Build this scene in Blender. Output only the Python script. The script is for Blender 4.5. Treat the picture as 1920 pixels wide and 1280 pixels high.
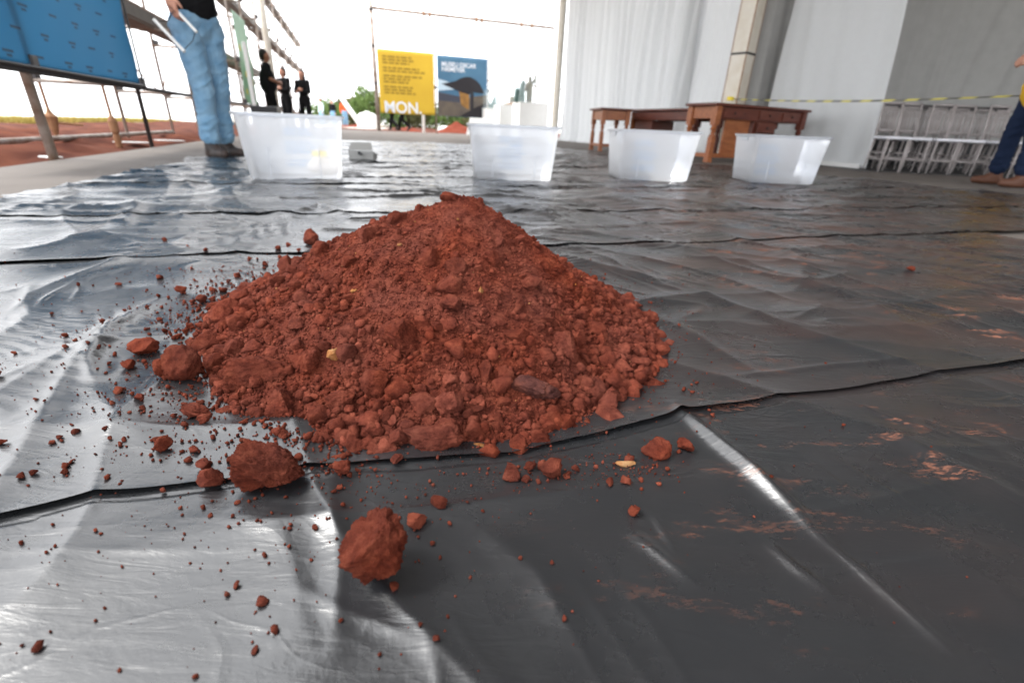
import bpy, bmesh, math, random
import numpy as np
from mathutils import Vector, Matrix, Euler

for o in list(bpy.data.objects):
    bpy.data.objects.remove(o)
SC = bpy.context.scene
COL = SC.collection
random.seed(7)
RNG = np.random.default_rng(11)
R = math.radians

# ------------------------------------------------------------------ camera
CAM_H, FPX, PITCH, ROLL = 0.36, 880.0, R(24.4), R(2.5)
_fw = np.array([0, math.cos(PITCH), -math.sin(PITCH)])
_r0 = np.array([1.0, 0, 0])
_u0 = np.array([0, math.sin(PITCH), math.cos(PITCH)])
_rt = _r0 * math.cos(ROLL) + _u0 * math.sin(ROLL)
_up = -_r0 * math.sin(ROLL) + _u0 * math.cos(ROLL)
CP = np.array([0, 0, CAM_H])
cam = bpy.data.cameras.new('camera')
cam.sensor_width = 36.0
cam.lens = 36.0 * FPX / 1920.0
cam.clip_start = 0.01
cam.clip_end = 3000
cam.dof.use_dof = True
cam.dof.focus_distance = 0.60
cam.dof.aperture_fstop = 4.5
cam_o = bpy.data.objects.new('camera', cam)
COL.objects.link(cam_o)
cam_o.matrix_world = Matrix(((_rt[0], _up[0], -_fw[0], 0), (_rt[1], _up[1], -_fw[1], 0),
                             (_rt[2], _up[2], -_fw[2], CAM_H), (0, 0, 0, 1)))
SC.camera = cam_o

# ------------------------------------------------------------------ world, sun, exposure
SUN_EL, SUN_AZ = R(52), R(-92)          # azimuth measured from +Y towards +X
w = bpy.data.worlds.new('World'); SC.world = w; w.use_nodes = True
nt = w.node_tree; nt.nodes.clear()
tc = nt.nodes.new('ShaderNodeTexCoord')
sep = nt.nodes.new('ShaderNodeSeparateXYZ'); nt.links.new(tc.outputs['Generated'], sep.inputs[0])
mx = nt.nodes.new('ShaderNodeMath'); mx.operation = 'MAXIMUM'; mx.inputs[1].default_value = 0.06
nt.links.new(sep.outputs[2], mx.inputs[0])
cmb = nt.nodes.new('ShaderNodeCombineXYZ')
nt.links.new(sep.outputs[0], cmb.inputs[0]); nt.links.new(sep.outputs[1], cmb.inputs[1]); nt.links.new(mx.outputs[0], cmb.inputs[2])
sky = nt.nodes.new('ShaderNodeTexSky'); sky.sky_type = 'NISHITA'; sky.sun_disc = False
sky.sun_elevation = SUN_EL; sky.sun_rotation = SUN_AZ
sky.dust_density = 3.0; sky.air_density = 1.0; sky.ozone_density = 1.0
nt.links.new(cmb.outputs[0], sky.inputs[0])
hsv = nt.nodes.new('ShaderNodeHueSaturation'); hsv.inputs['Saturation'].default_value = 0.16
nt.links.new(sky.outputs[0], hsv.inputs['Color'])
mixw = nt.nodes.new('ShaderNodeMix'); mixw.data_type = 'RGBA'; mixw.inputs[0].default_value = 0.7
mixw.inputs[7].default_value = (13.0, 13.2, 13.6, 1)     # even cloud cover
nt.links.new(hsv.outputs[0], mixw.inputs[6])
bg = nt.nodes.new('ShaderNodeBackground'); bg.inputs['Strength'].default_value = 0.12
nt.links.new(mixw.outputs[2], bg.inputs[0])
wo = nt.nodes.new('ShaderNodeOutputWorld'); nt.links.new(bg.outputs[0], wo.inputs[0])

sun = bpy.data.lights.new('sun', 'SUN'); sun.energy = 1.4; sun.angle = R(12); sun.color = (1, 0.97, 0.92)
sun_o = bpy.data.objects.new('sun', sun); COL.objects.link(sun_o)
_sd = Vector((math.sin(SUN_AZ) * math.cos(SUN_EL), math.cos(SUN_AZ) * math.cos(SUN_EL), math.sin(SUN_EL)))
sun_o.rotation_euler = _sd.to_track_quat('Z', 'Y').to_euler()
sun_o.location = (0, 0, 30)
SC.view_settings.view_transform = 'Standard'
SC.view_settings.look = 'None'
SC.view_settings.gamma = 1
SC.view_settings.use_curve_mapping = False
SC.view_settings.exposure = 1.4
SC.cycles.use_denoising = True
SC.cycles.max_bounces = 8
SC.cycles.transparent_max_bounces = 12
SC.cycles.sample_clamp_indirect = 6.0

# ------------------------------------------------------------------ coordinates
AX = R(18.155)                       # the hall's axis against the camera's heading
A2 = np.array([-math.sin(AX), math.cos(AX), 0]); B2 = np.array([math.cos(AX), math.sin(AX), 0])
def H(s, t, z=0.0):                  # hall coordinates (along, across, up) -> world
    return Vector(A2 * s + B2 * t + np.array([0, 0, z]))
def ray(x, y): return _fw + _rt * (x - 960) / FPX + _up * (640 - y) / FPX
def gnd(x, y, z=0.0):
    d = ray(x, y); return CP + d * (z - CAM_H) / d[2]
def onwall(x, y, t):                 # point of a pixel on the plane across = t -> (s, z)
    d = ray(x, y); k = t / (d @ B2); p = CP + d * k; return float(p @ A2), float(p[2])
def onend(x, y, s):
    d = ray(x, y); k = s / (d @ A2); p = CP + d * k; return float(p @ B2), float(p[2])
def st(p): p = np.array(p); return float(p @ A2), float(p @ B2)

# ------------------------------------------------------------------ numpy gradient noise
_perm = np.random.default_rng(5).permutation(256); _perm = np.concatenate([_perm] * 3)
_grad = np.random.default_rng(6).normal(size=(256, 3)); _grad /= np.linalg.norm(_grad, axis=1)[:, None]
def noise3(p):
    p = np.asarray(p, float); i = np.floor(p).astype(int); f = p - i; i &= 255
    u = f * f * f * (f * (f * 6 - 15) + 10); out = 0
    for dx in (0, 1):
        for dy in (0, 1):
            for dz in (0, 1):
                h = _perm[_perm[_perm[(i[..., 0] + dx) & 255] + ((i[..., 1] + dy) & 255)] + ((i[..., 2] + dz) & 255)]
                g = _grad[h]; o = f - np.array([dx, dy, dz])
                wgt = (u[..., 0] if dx else 1 - u[..., 0]) * (u[..., 1] if dy else 1 - u[..., 1]) * (u[..., 2] if dz else 1 - u[..., 2])
                out = out + wgt * (g * o).sum(-1)
    return out * 1.5
def n2(x, y, seed=0.0):
    x, y = np.broadcast_arrays(np.asarray(x, float), np.asarray(y, float))
    return noise3(np.stack([x, y, np.full(x.shape, seed * 7.31 + .37)], -1))
def fbm3(p, oct=4, gain=.5):
    a, o = 1.0, 0
    for k in range(oct): o = o + a * noise3(p * 2 ** k + k * 17.3); a *= gain
    return o
def sstep(a, b, x):
    t = np.clip((x - a) / (b - a), 0, 1); return t * t * (3 - 2 * t)

# ------------------------------------------------------------------ materials
def mat(name, rgb, rough=.6, spec=.4, metal=0, noise=None, bump=None, ior=None, sheen=0):
    """noise=(scale, second colour, contrast[, detail])  bump=(scale, distance[, detail])"""
    m = bpy.data.materials.new(name); m.use_nodes = True; t = m.node_tree
    b = t.nodes['Principled BSDF']
    b.inputs['Base Color'].default_value = (*rgb, 1); b.inputs['Roughness'].default_value = rough
    b.inputs['Specular IOR Level'].default_value = spec; b.inputs['Metallic'].default_value = metal
    if ior: b.inputs['IOR'].default_value = ior
    if sheen: b.inputs['Sheen Weight'].default_value = sheen
    co = t.nodes.new('ShaderNodeTexCoord')
    if noise:
        n = t.nodes.new('ShaderNodeTexNoise'); n.inputs['Scale'].default_value = noise[0]
        n.inputs['Detail'].default_value = noise[3] if len(noise) > 3 else 6
        t.links.new(co.outputs['Object'], n.inputs['Vector'])
        r = t.nodes.new('ShaderNodeValToRGB')
        r.color_ramp.elements[0].position = .5 - noise[2]; r.color_ramp.elements[1].position = .5 + noise[2]
        r.color_ramp.elements[0].color = (*rgb, 1); r.color_ramp.elements[1].color = (*noise[1], 1)
        t.links.new(n.outputs['Fac'], r.inputs[0]); t.links.new(r.outputs[0], b.inputs['Base Color'])
    if bump:
        n = t.nodes.new('ShaderNodeTexNoise'); n.inputs['Scale'].default_value = bump[0]
        n.inputs['Detail'].default_value = bump[2] if len(bump) > 2 else 4
        t.links.new(co.outputs['Object'], n.inputs['Vector'])
        k = t.nodes.new('ShaderNodeBump'); k.inputs['Strength'].default_value = 1; k.inputs['Distance'].default_value = bump[1]
        t.links.new(n.outputs['Fac'], k.inputs['Height']); t.links.new(k.outputs[0], b.inputs['Normal'])
    return m
M = {}
def soil_mat(name, c1, c2, c3):
    m = bpy.data.materials.new(name); m.use_nodes = True; t = m.node_tree; b = t.nodes['Principled BSDF']
    b.inputs['Roughness'].default_value = 1.0; b.inputs['Specular IOR Level'].default_value = .08
    g = t.nodes.new('ShaderNodeNewGeometry'); oi = t.nodes.new('ShaderNodeObjectInfo')
    n = t.nodes.new('ShaderNodeTexNoise'); n.inputs['Scale'].default_value = 55; n.inputs['Detail'].default_value = 8; n.inputs['Roughness'].default_value = .65
    t.links.new(g.outputs['Position'], n.inputs['Vector'])
    r = t.nodes.new('ShaderNodeValToRGB'); e = r.color_ramp.elements
    e[0].position = .34; e[0].color = (*c1, 1); e[1].position = .66; e[1].color = (*c3, 1)
    x = e.new(.5); x.color = (*c2, 1)
    t.links.new(n.outputs['Fac'], r.inputs[0])
    hs = t.nodes.new('ShaderNodeHueSaturation'); pn = t.nodes.new('ShaderNodeTexNoise'); pn.inputs['Scale'].default_value = 11; pn.inputs['Detail'].default_value = 4; t.links.new(g.outputs['Position'], pn.inputs['Vector'])
    pm = t.nodes.new('ShaderNodeMapRange'); pm.inputs[1].default_value = .3; pm.inputs[2].default_value = .7; pm.inputs[3].default_value = .93; pm.inputs[4].default_value = 1.03; t.links.new(pn.outputs['Fac'], pm.inputs[0]); t.links.new(pm.outputs[0], hs.inputs['Saturation'])
    mr = t.nodes.new('ShaderNodeMapRange'); mr.inputs[3].default_value = .78; mr.inputs[4].default_value = 1.18
    t.links.new(oi.outputs['Random'], mr.inputs[0]); t.links.new(mr.outputs[0], hs.inputs['Value'])
    t.links.new(r.outputs[0], hs.inputs['Color'])
    ta = t.nodes.new('ShaderNodeAttribute'); ta.attribute_name = 'tint'; h2 = t.nodes.new('ShaderNodeHueSaturation')      # crumb to crumb colour
    m2 = t.nodes.new('ShaderNodeMath'); m2.operation = 'ADD'; m2.inputs[1].default_value = 1.0; t.links.new(ta.outputs['Fac'], m2.inputs[0]); t.links.new(m2.outputs[0], h2.inputs['Value'])
    t.links.new(hs.outputs[0], h2.inputs['Color']); t.links.new(h2.outputs[0], b.inputs['Base Color'])
    n2_ = t.nodes.new('ShaderNodeTexNoise'); n2_.inputs['Scale'].default_value = 190; n2_.inputs['Detail'].default_value = 7; n2_.inputs['Roughness'].default_value = .78
    t.links.new(g.outputs['Position'], n2_.inputs['Vector'])
    k = t.nodes.new('ShaderNodeBump'); k.inputs['Distance'].default_value = .010; k.inputs['Strength'].default_value = 1.0
    t.links.new(n2_.outputs['Fac'], k.inputs['Height']); t.links.new(k.outputs[0], b.inputs['Normal'])
    return m
M['soil'] = soil_mat('red soil', (.100, .0215, .0130), (.175, .0395, .0225), (.255, .066, .037))
M['ochre'] = soil_mat('ochre stone', (.30, .10, .03), (.42, .18, .06), (.48, .27, .12))
M['darkstone'] = soil_mat('dark purple stone', (.085, .030, .026), (.13, .045, .036), (.19, .06, .04))

def plastic_mat():
    m = bpy.data.materials.new('black polythene'); m.use_nodes = True; t = m.node_tree; b = t.nodes['Principled BSDF']
    N = t.nodes.new; L = t.links.new
    g = N('ShaderNodeNewGeometry')
    def tex(scale, detail, rough=.55, vec=None, dist=0):
        n = N('ShaderNodeTexNoise'); n.inputs['Scale'].default_value = scale; n.inputs['Detail'].default_value = detail
        n.inputs['Roughness'].default_value = rough; n.inputs['Distortion'].default_value = dist
        L(vec or g.outputs['Position'], n.inputs['Vector']); return n.outputs['Fac']
    def rng(x, a, bb, c, d):
        n = N('ShaderNodeMapRange'); n.inputs[1].default_value = a; n.inputs[2].default_value = bb
        n.inputs[3].default_value = c; n.inputs[4].default_value = d; L(x, n.inputs[0]); return n.outputs[0]
    def mth(op, a, bb):
        n = N('ShaderNodeMath'); n.operation = op
        for i, v in enumerate((a, bb)):
            if isinstance(v, (int, float)): n.inputs[i].default_value = v
            else: L(v, n.inputs[i])
        return n.outputs[0]
    mp = N('ShaderNodeMapping'); mp.inputs['Rotation'].default_value = (0, 0, R(-28)); mp.inputs['Scale'].default_value = (1, 3.2, 1)
    L(g.outputs['Position'], mp.inputs['Vector'])
    sx = N('ShaderNodeSeparateXYZ'); L(g.outputs['Position'], sx.inputs[0])
    # trodden soil: smears, thickest to the right of the pile
    big = tex(1.7, 3); mid = tex(6.5, 9, .74, mp.outputs[0], .5); fine = tex(110, 4, .75, mp.outputs[0])
    right = rng(sx.outputs[0], -.1, .9, 0, 1)
    sm = mth('MULTIPLY', rng(mid, .56, .615, 0, 1), rng(fine, .47, .56, 0, 1))
    sm = mth('MULTIPLY', sm, rng(big, .40, .54, 0, 1))
    sm = mth('MULTIPLY', mth('MULTIPLY', sm, right), .7)
    film = mth('MULTIPLY', rng(tex(2.6, 6, .6, mp.outputs[0]), .42, .78, 0, .16), rng(sx.outputs[1], .3, 1.6, .25, 1)); film = mth('MULTIPLY', film, right)  # thin dust; its stronger far right also paints a warm brown reflection
    dust_sheen = mth('MAXIMUM', sm, film)
    mixc = N('ShaderNodeMix'); mixc.data_type = 'RGBA'
    mixc.inputs[6].default_value = (.0145, .0155, .0172, 1); mixc.inputs[7].default_value = (.33, .105, .045, 1)
    L(dust_sheen, mixc.inputs[0]); L(mixc.outputs[2], b.inputs['Base Color'])
    ro = rng(tex(7, 7, .65), .3, .7, .19, .36)
    ro = mth('ADD', ro, mth('MULTIPLY', dust_sheen, .6))
    L(ro, b.inputs['Roughness'])
    b.inputs['IOR'].default_value = 1.85
    # fine stretch ripples and pimples of the film
    mp2 = N('ShaderNodeMapping'); mp2.inputs['Rotation'].default_value = (0, 0, R(40)); mp2.inputs['Scale'].default_value = (1, 5, 1)
    L(g.outputs['Position'], mp2.inputs['Vector'])
    h1 = mth('MULTIPLY', tex(16, 5, .6, mp2.outputs[0], .8), .0013)
    h2 = mth('ADD', mth('MULTIPLY', tex(150, 3), .00022), mth('MULTIPLY', tex(38, 4, .6), .0006))
    def cracks(scale, vec, wdt, amp):
        v = N('ShaderNodeTexVoronoi'); v.feature = 'DISTANCE_TO_EDGE'; v.inputs['Scale'].default_value = scale; v.inputs['Randomness'].default_value = 1; L(vec, v.inputs['Vector'])
        return mth('MULTIPLY', rng(v.outputs['Distance'], 0, wdt, 1, 0), amp)
    wn = N('ShaderNodeTexNoise'); wn.inputs['Scale'].default_value = 2.5; wn.inputs['Detail'].default_value = 3; L(g.outputs['Position'], wn.inputs['Vector'])
    wa = N('ShaderNodeVectorMath'); wa.operation = 'MULTIPLY_ADD'; wa.inputs[1].default_value = (.35, .35, 0); L(wn.outputs['Color'], wa.inputs[0]); L(g.outputs['Position'], wa.inputs[2])
    mp3 = N('ShaderNodeMapping'); mp3.inputs['Rotation'].default_value = (0, 0, R(-35)); mp3.inputs['Scale'].default_value = (.45, 1.5, 1); L(wa.outputs[0], mp3.inputs['Vector'])
    cr = mth('MULTIPLY', cracks(4.5, mp3.outputs[0], .035, .0009), rng(tex(3, 3), .42, .6, 0, 1))
    cr = mth('ADD', cr, mth('MULTIPLY', cracks(11, mp3.outputs[0], .04, .0004), rng(tex(4, 3), .45, .6, 0, 1)))
    hh = mth('ADD', mth('ADD', h1, h2), cr)
    k = N('ShaderNodeBump'); k.inputs['Distance'].default_value = 1; k.inputs['Strength'].default_value = .55
    L(hh, k.inputs['Height']); L(k.outputs[0], b.inputs['Normal'])
    return m
M['plastic'] = plastic_mat()
M['concrete'] = mat('dusty concrete', (.120, .104, .092), .8, .2, noise=(1.3, (.175, .155, .14), .22, 10), bump=(60, .002))
M['ground'] = None
M['steel'] = mat('galvanised tube', (.42, .37, .33), .5, .5, .3, noise=(7, (.20, .13, .09), .15))
M['dark_steel'] = mat('dark tube', (.06, .055, .055), .5, .4, .5)
M['rust'] = mat('rusty steel', (.25, .12, .06), .8, .3, .2, noise=(9, (.40, .22, .12), .2))
M['timber'] = mat('weathered board', (.25, .23, .21), .85, .2, noise=(3, (.16, .145, .13), .25), bump=(30, .004))
M['blue'] = mat('blue banner vinyl', (.045, .18, .33), .6, .3, noise=(1.1, (.07, .22, .38), .3))
M['bluetext'] = mat('dark print', (.035, .10, .17), .6, .3)
M['green'] = mat('green banner vinyl', (.22, .40, .26), .45, .4, noise=(2.5, (.40, .52, .40), .2))
M['yellow'] = mat('yellow banner vinyl', (.62, .40, .035), .5, .3, noise=(1.5, (.56, .35, .03), .3))
M['yprint'] = mat('brown print', (.30, .19, .025), .6, .2)
M['whiteprint'] = mat('white print', (.72, .74, .78), .6, .2)
M['white'] = mat('white paint', (.80, .80, .78), .55, .3, noise=(4, (.74, .74, .72), .3))
M['grey'] = mat('grey paint', (.45, .45, .44), .55, .3)
M['black'] = mat('black plastic', (.018, .018, .020), .45, .4)
M['cream'] = mat('cream steel paint', (.74, .70, .62), .5, .35, noise=(5, (.66, .60, .50), .2))
M['drape'] = mat('white drape cloth', (.80, .82, .83), .95, .1, noise=(14, (.76, .78, .79), .3), bump=(220, .0008), sheen=.2)
M['greydrape'] = mat('grey lining cloth', (.42, .42, .41), .95, .1, noise=(6, (.37, .37, .36), .3))
M['roof'] = mat('roof membrane', (.42, .42, .42), .9, .1, noise=(.6, (.38, .38, .38), .3))
def wood(name, c1, c2, c3):
    m = bpy.data.materials.new(name); m.use_nodes = True; t = m.node_tree; b = t.nodes['Principled BSDF']
    b.inputs['Roughness'].default_value = .38; b.inputs['Specular IOR Level'].default_value = .45
    co = t.nodes.new('ShaderNodeTexCoord'); mp = t.nodes.new('ShaderNodeMapping'); mp.inputs['Scale'].default_value = (3, 22, 22)
    t.links.new(co.outputs['Object'], mp.inputs[0])
    n = t.nodes.new('ShaderNodeTexNoise'); n.inputs['Scale'].default_value = 1.4; n.inputs['Detail'].default_value = 6; n.inputs['Distortion'].default_value = 1
    t.links.new(mp.outputs[0], n.inputs['Vector'])
    r = t.nodes.new('ShaderNodeValToRGB'); e = r.color_ramp.elements
    e[0].position = .3; e[0].color = (*c1, 1); e[1].position = .7; e[1].color = (*c3, 1); x = e.new(.5); x.color = (*c2, 1)
    t.links.new(n.outputs['Fac'], r.inputs[0]); t.links.new(r.outputs[0], b.inputs['Base Color'])
    return m
M['wood'] = wood('orange brown wood', (.20, .060, .022), (.29, .095, .034), (.36, .13, .048))
M['redwood'] = wood('dark red wood', (.075, .020, .013), (.115, .030, .018), (.15, .042, .024))
M['jeans'] = mat('blue denim', (.13, .27, .42), .9, .1, noise=(9, (.25, .40, .53), .22, 8), bump=(40, .006, 4), sheen=.2)
M['navy'] = mat('navy cloth', (.012, .020, .045), .9, .1, bump=(18, .010, 3))
M['tshirt'] = mat('black cotton', (.010, .010, .011), .95, .1, bump=(14, .008, 3))
M['skin'] = mat('skin', (.52, .27, .19), .55, .35, noise=(20, (.46, .22, .15), .3))
M['skin2'] = mat('darker skin', (.27, .12, .07), .55, .35)
M['hair'] = mat('dark hair', (.012, .009, .008), .6, .3, bump=(120, .004))
M['boot'] = mat('dusty dark leather', (.022, .020, .020), .6, .4, noise=(10, (.065, .042, .034), .2))
M['shoe'] = mat('brown leather', (.10, .040, .022), .6, .4)
M['ycloth'] = mat('yellow cotton', (.62, .36, .03), .9, .1)
M['orange'] = mat('orange vest', (.75, .10, .03), .8, .2)
M['pale'] = mat('pale blue cotton', (.55, .68, .70), .9, .1)
M['scoop'] = mat('dull zinc', (.30, .30, .29), .45, .5, .4)
M['bag'] = mat('cloudy bag of plaster', (.66, .60, .55), .45, .4, noise=(14, (.75, .70, .66), .2), bump=(30, .006))
M['tag'] = mat('yellow tag', (.85, .66, .05), .5, .3)
M['bronze'] = mat('dark bronze', (.055, .048, .038), .45, .5, .4, noise=(8, (.16, .11, .04), .15))
M['patina'] = mat('green patina', (.11, .17, .15), .6, .3, noise=(9, (.05, .09, .09), .2))
M['leaf'] = mat('leaves', (.070, .120, .030), .7, .2, noise=(3, (.12, .18, .05), .2))
M['bark'] = mat('bark', (.12, .09, .07), .9, .1)
M['grass'] = mat('dry grass', (.42, .31, .09), .95, .05, noise=(2, (.30, .26, .08), .2))
def boxmat():
    m = bpy.data.materials.new('frosted polypropylene'); m.use_nodes = True; t = m.node_tree; t.nodes.clear()
    N = t.nodes.new; L = t.links.new
    tr = N('ShaderNodeBsdfTranslucent'); tr.inputs[0].default_value = (.97, .98, 1, 1)
    df = N('ShaderNodeBsdfDiffuse'); df.inputs[0].default_value = (.94, .96, .99, 1)
    tp = N('ShaderNodeBsdfTransparent'); tp.inputs[0].default_value = (.92, .95, 1, 1)
    gl = N('ShaderNodeBsdfGlossy'); gl.inputs['Roughness'].default_value = .28
    a = N('ShaderNodeMixShader'); a.inputs[0].default_value = .30; L(tr.outputs[0], a.inputs[1]); L(df.outputs[0], a.inputs[2])
    b = N('ShaderNodeMixShader'); b.inputs[0].default_value = .42; L(a.outputs[0], b.inputs[1]); L(tp.outputs[0], b.inputs[2])
    f = N('ShaderNodeFresnel'); f.inputs[0].default_value = 1.4
    c = N('ShaderNodeMixShader'); L(f.outputs[0], c.inputs[0]); L(b.outputs[0], c.inputs[1]); L(gl.outputs[0], c.inputs[2])
    o = N('ShaderNodeOutputMaterial'); L(c.outputs[0], o.inputs[0]); return m
M['box'] = boxmat()
def seethrough(name, rgb, clear, rough):
    m = bpy.data.materials.new(name); m.use_nodes = True; t = m.node_tree; b = t.nodes['Principled BSDF']
    b.inputs['Base Color'].default_value = (*rgb, 1); b.inputs['Roughness'].default_value = rough
    tp = t.nodes.new('ShaderNodeBsdfTransparent'); mx_ = t.nodes.new('ShaderNodeMixShader'); mx_.inputs[0].default_value = clear
    t.links.new(b.outputs[0], mx_.inputs[1]); t.links.new(tp.outputs[0], mx_.inputs[2])
    t.links.new(mx_.outputs[0], t.nodes['Material Output'].inputs[0]); return m
M['acrylic'] = seethrough('clear acrylic', (.46, .42, .41), .30, .12)
M['glass'] = seethrough('glass case', (.75, .85, .85), .86, .05)
M['blueprint'] = seethrough('pale blue print', (.16, .42, .75), .05, .5)
M['cushion'] = mat('white seat pad', (.75, .75, .80), .6, .3)
def tape_mat():
    m = bpy.data.materials.new('hazard tape'); m.use_nodes = True; t = m.node_tree; b = t.nodes['Principled BSDF']
    co = t.nodes.new('ShaderNodeTexCoord'); wv = t.nodes.new('ShaderNodeTexWave'); wv.wave_type = 'BANDS'; wv.bands_direction = 'DIAGONAL'
    wv.inputs['Scale'].default_value = 3.2
    t.links.new(co.outputs['Object'], wv.inputs[0]); r = t.nodes.new('ShaderNodeValToRGB'); r.color_ramp.interpolation = 'CONSTANT'
    r.color_ramp.elements[0].color = (.10, .10, .09, 1); r.color_ramp.elements[1].position = .5; r.color_ramp.elements[1].color = (.55, .48, .08, 1)
    t.links.new(wv.outputs[0], r.inputs[0]); t.links.new(r.outputs[0], b.inputs['Base Color']); return m
M['tape'] = tape_mat()
def backlit(m, rgb, f):                                   # thin vinyl lets daylight through
    t = M[m].node_tree; tr = t.nodes.new('ShaderNodeBsdfTranslucent'); tr.inputs[0].default_value = (*rgb, 1); mx_ = t.nodes.new('ShaderNodeMixShader'); mx_.inputs[0].default_value = f
    t.links.new(t.nodes['Principled BSDF'].outputs[0], mx_.inputs[1]); t.links.new(tr.outputs[0], mx_.inputs[2]); t.links.new(mx_.outputs[0], t.nodes['Material Output'].inputs[0])
backlit('blue', (.14, .38, .54), .55); backlit('green', (.40, .62, .45), .4); backlit('drape', (.86, .86, .86), .36)

# ------------------------------------------------------------------ mesh helpers
class MB:
    def __init__(s): s.v = []; s.f = []
    def add(s, v, f):
        k = len(s.v); s.v += [tuple(map(float, p)) for p in v]; s.f += [tuple(i + k for i in q) for q in f]; return s
    def box(s, c, size, rz=0, ry=0, rx=0, bev=0.0):
        hx, hy, hz = [d / 2 for d in size]; m = Matrix.Translation(c) @ Euler((rx, ry, rz)).to_matrix().to_4x4()
        if bev <= 0:
            p = [m @ Vector((x, y, z)) for z in (-hz, hz) for x, y in ((-hx, -hy), (hx, -hy), (hx, hy), (-hx, hy))]
            return s.add(p, [(3, 2, 1, 0), (4, 5, 6, 7), (0, 1, 5, 4), (1, 2, 6, 5), (2, 3, 7, 6), (3, 0, 4, 7)])
        bm = bmesh.new(); bmesh.ops.create_cube(bm, size=1)
        for q in bm.verts: q.co = Vector((q.co.x * size[0], q.co.y * size[1], q.co.z * size[2]))
        bmesh.ops.bevel(bm, geom=bm.edges[:], offset=bev, segments=2, affect='EDGES', profile=.6)
        bm.verts.index_update()
        s.add([m @ q.co for q in bm.verts], [[q.index for q in f.verts] for f in bm.faces]); bm.free(); return s
    def cyl(s, p0, p1, r0, r1=None, n=10):
        r1 = r0 if r1 is None else r1; p0 = Vector(p0); p1 = Vector(p1); d = (p1 - p0).normalized()
        u = d.orthogonal().normalized(); w_ = d.cross(u); v = []
        for p, r in ((p0, r0), (p1, r1)):
            v += [p + (u * math.cos(2 * math.pi * i / n) + w_ * math.sin(2 * math.pi * i / n)) * r for i in range(n)]
        return s.add(v, [(i, (i + 1) % n, n + (i + 1) % n, n + i) for i in range(n)] + [tuple(range(n - 1, -1, -1)), tuple(range(n, 2 * n))])
    def tube(s, pts, r, n=8):
        for a_, b_ in zip(pts[:-1], pts[1:]): s.cyl(a_, b_, r, r, n)
        return s
    def lathe(s, prof, n=14, sq=None, c=(0, 0, 0)):
        v = []
        for r, z in prof: v += [(c[0] + r * math.cos(2 * math.pi * i / n), c[1] + r * math.sin(2 * math.pi * i / n), c[2] + z) for i in range(n)]
        k = len(prof)
        f = [(j * n + i, j * n + (i + 1) % n, (j + 1) * n + (i + 1) % n, (j + 1) * n + i) for j in range(k - 1) for i in range(n)]
        return s.add(v, f + [tuple(range(n - 1, -1, -1)), tuple(range((k - 1) * n, k * n))])
    def mesh(s, name, smooth=False):
        m = bpy.data.meshes.new(name); m.from_pydata(s.v, [], s.f); m.update()
        if smooth: m.polygons.foreach_set('use_smooth', [True] * len(m.polygons))
        return m
    def build(s, name, mt, parent=None, smooth=False):
        return link(name, s.mesh(name, smooth), mt, parent)
def link(name, me, mt, parent=None):
    if mt is not None and not me.materials: me.materials.append(M[mt] if isinstance(mt, str) else mt)
    o = bpy.data.objects.new(name, me); COL.objects.link(o)
    if parent: o.parent = parent
    return o
def tag(o, label=None, cat=None, group=None, kind=None):
    for k, v in (('label', label), ('category', cat), ('group', group), ('kind', kind)):
        if v: o[k] = v
    return o
def thing(name, label, cat, loc=(0, 0, 0), rz=0, group=None):
    o = bpy.data.objects.new(name, None); COL.objects.link(o); o.empty_display_size = .1
    o.location = loc; o.rotation_euler = (0, 0, rz); return tag(o, label, cat, group)
def dup(root, loc=None, rz=None, label=None, group=None):
    def cp(o, par):
        c = o.copy(); COL.objects.link(c); c.parent = par
        for ch in o.children: cp(ch, c)
        return c
    r = cp(root, None)
    if loc is not None: r.location = loc
    if rz is not None: r.rotation_euler = (0, 0, rz)
    if label: r['label'] = label
    if group: r['group'] = group
    return r
def npmesh(name, v, f, smooth=False):
    """v (n,3), f (m,k) arrays -> mesh"""
    me = bpy.data.meshes.new(name); v = np.asarray(v, np.float32); f = np.asarray(f, np.int32); k = f.shape[1]
    me.vertices.add(len(v)); me.vertices.foreach_set('co', v.ravel())
    me.loops.add(f.size); me.loops.foreach_set('vertex_index', f.ravel())
    me.polygons.add(len(f)); me.polygons.foreach_set('loop_start', np.arange(0, f.size, k, dtype=np.int32))
    me.update(calc_edges=True)
    if smooth: me.polygons.foreach_set('use_smooth', np.ones(len(f), bool))
    me.validate(); return me
def gridfaces(nu, nv):
    i = np.arange(nu - 1)[:, None] * nv + np.arange(nv - 1)[None]; i = i.ravel()
    return np.stack([i, i + nv, i + nv + 1, i + 1], 1)

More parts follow.
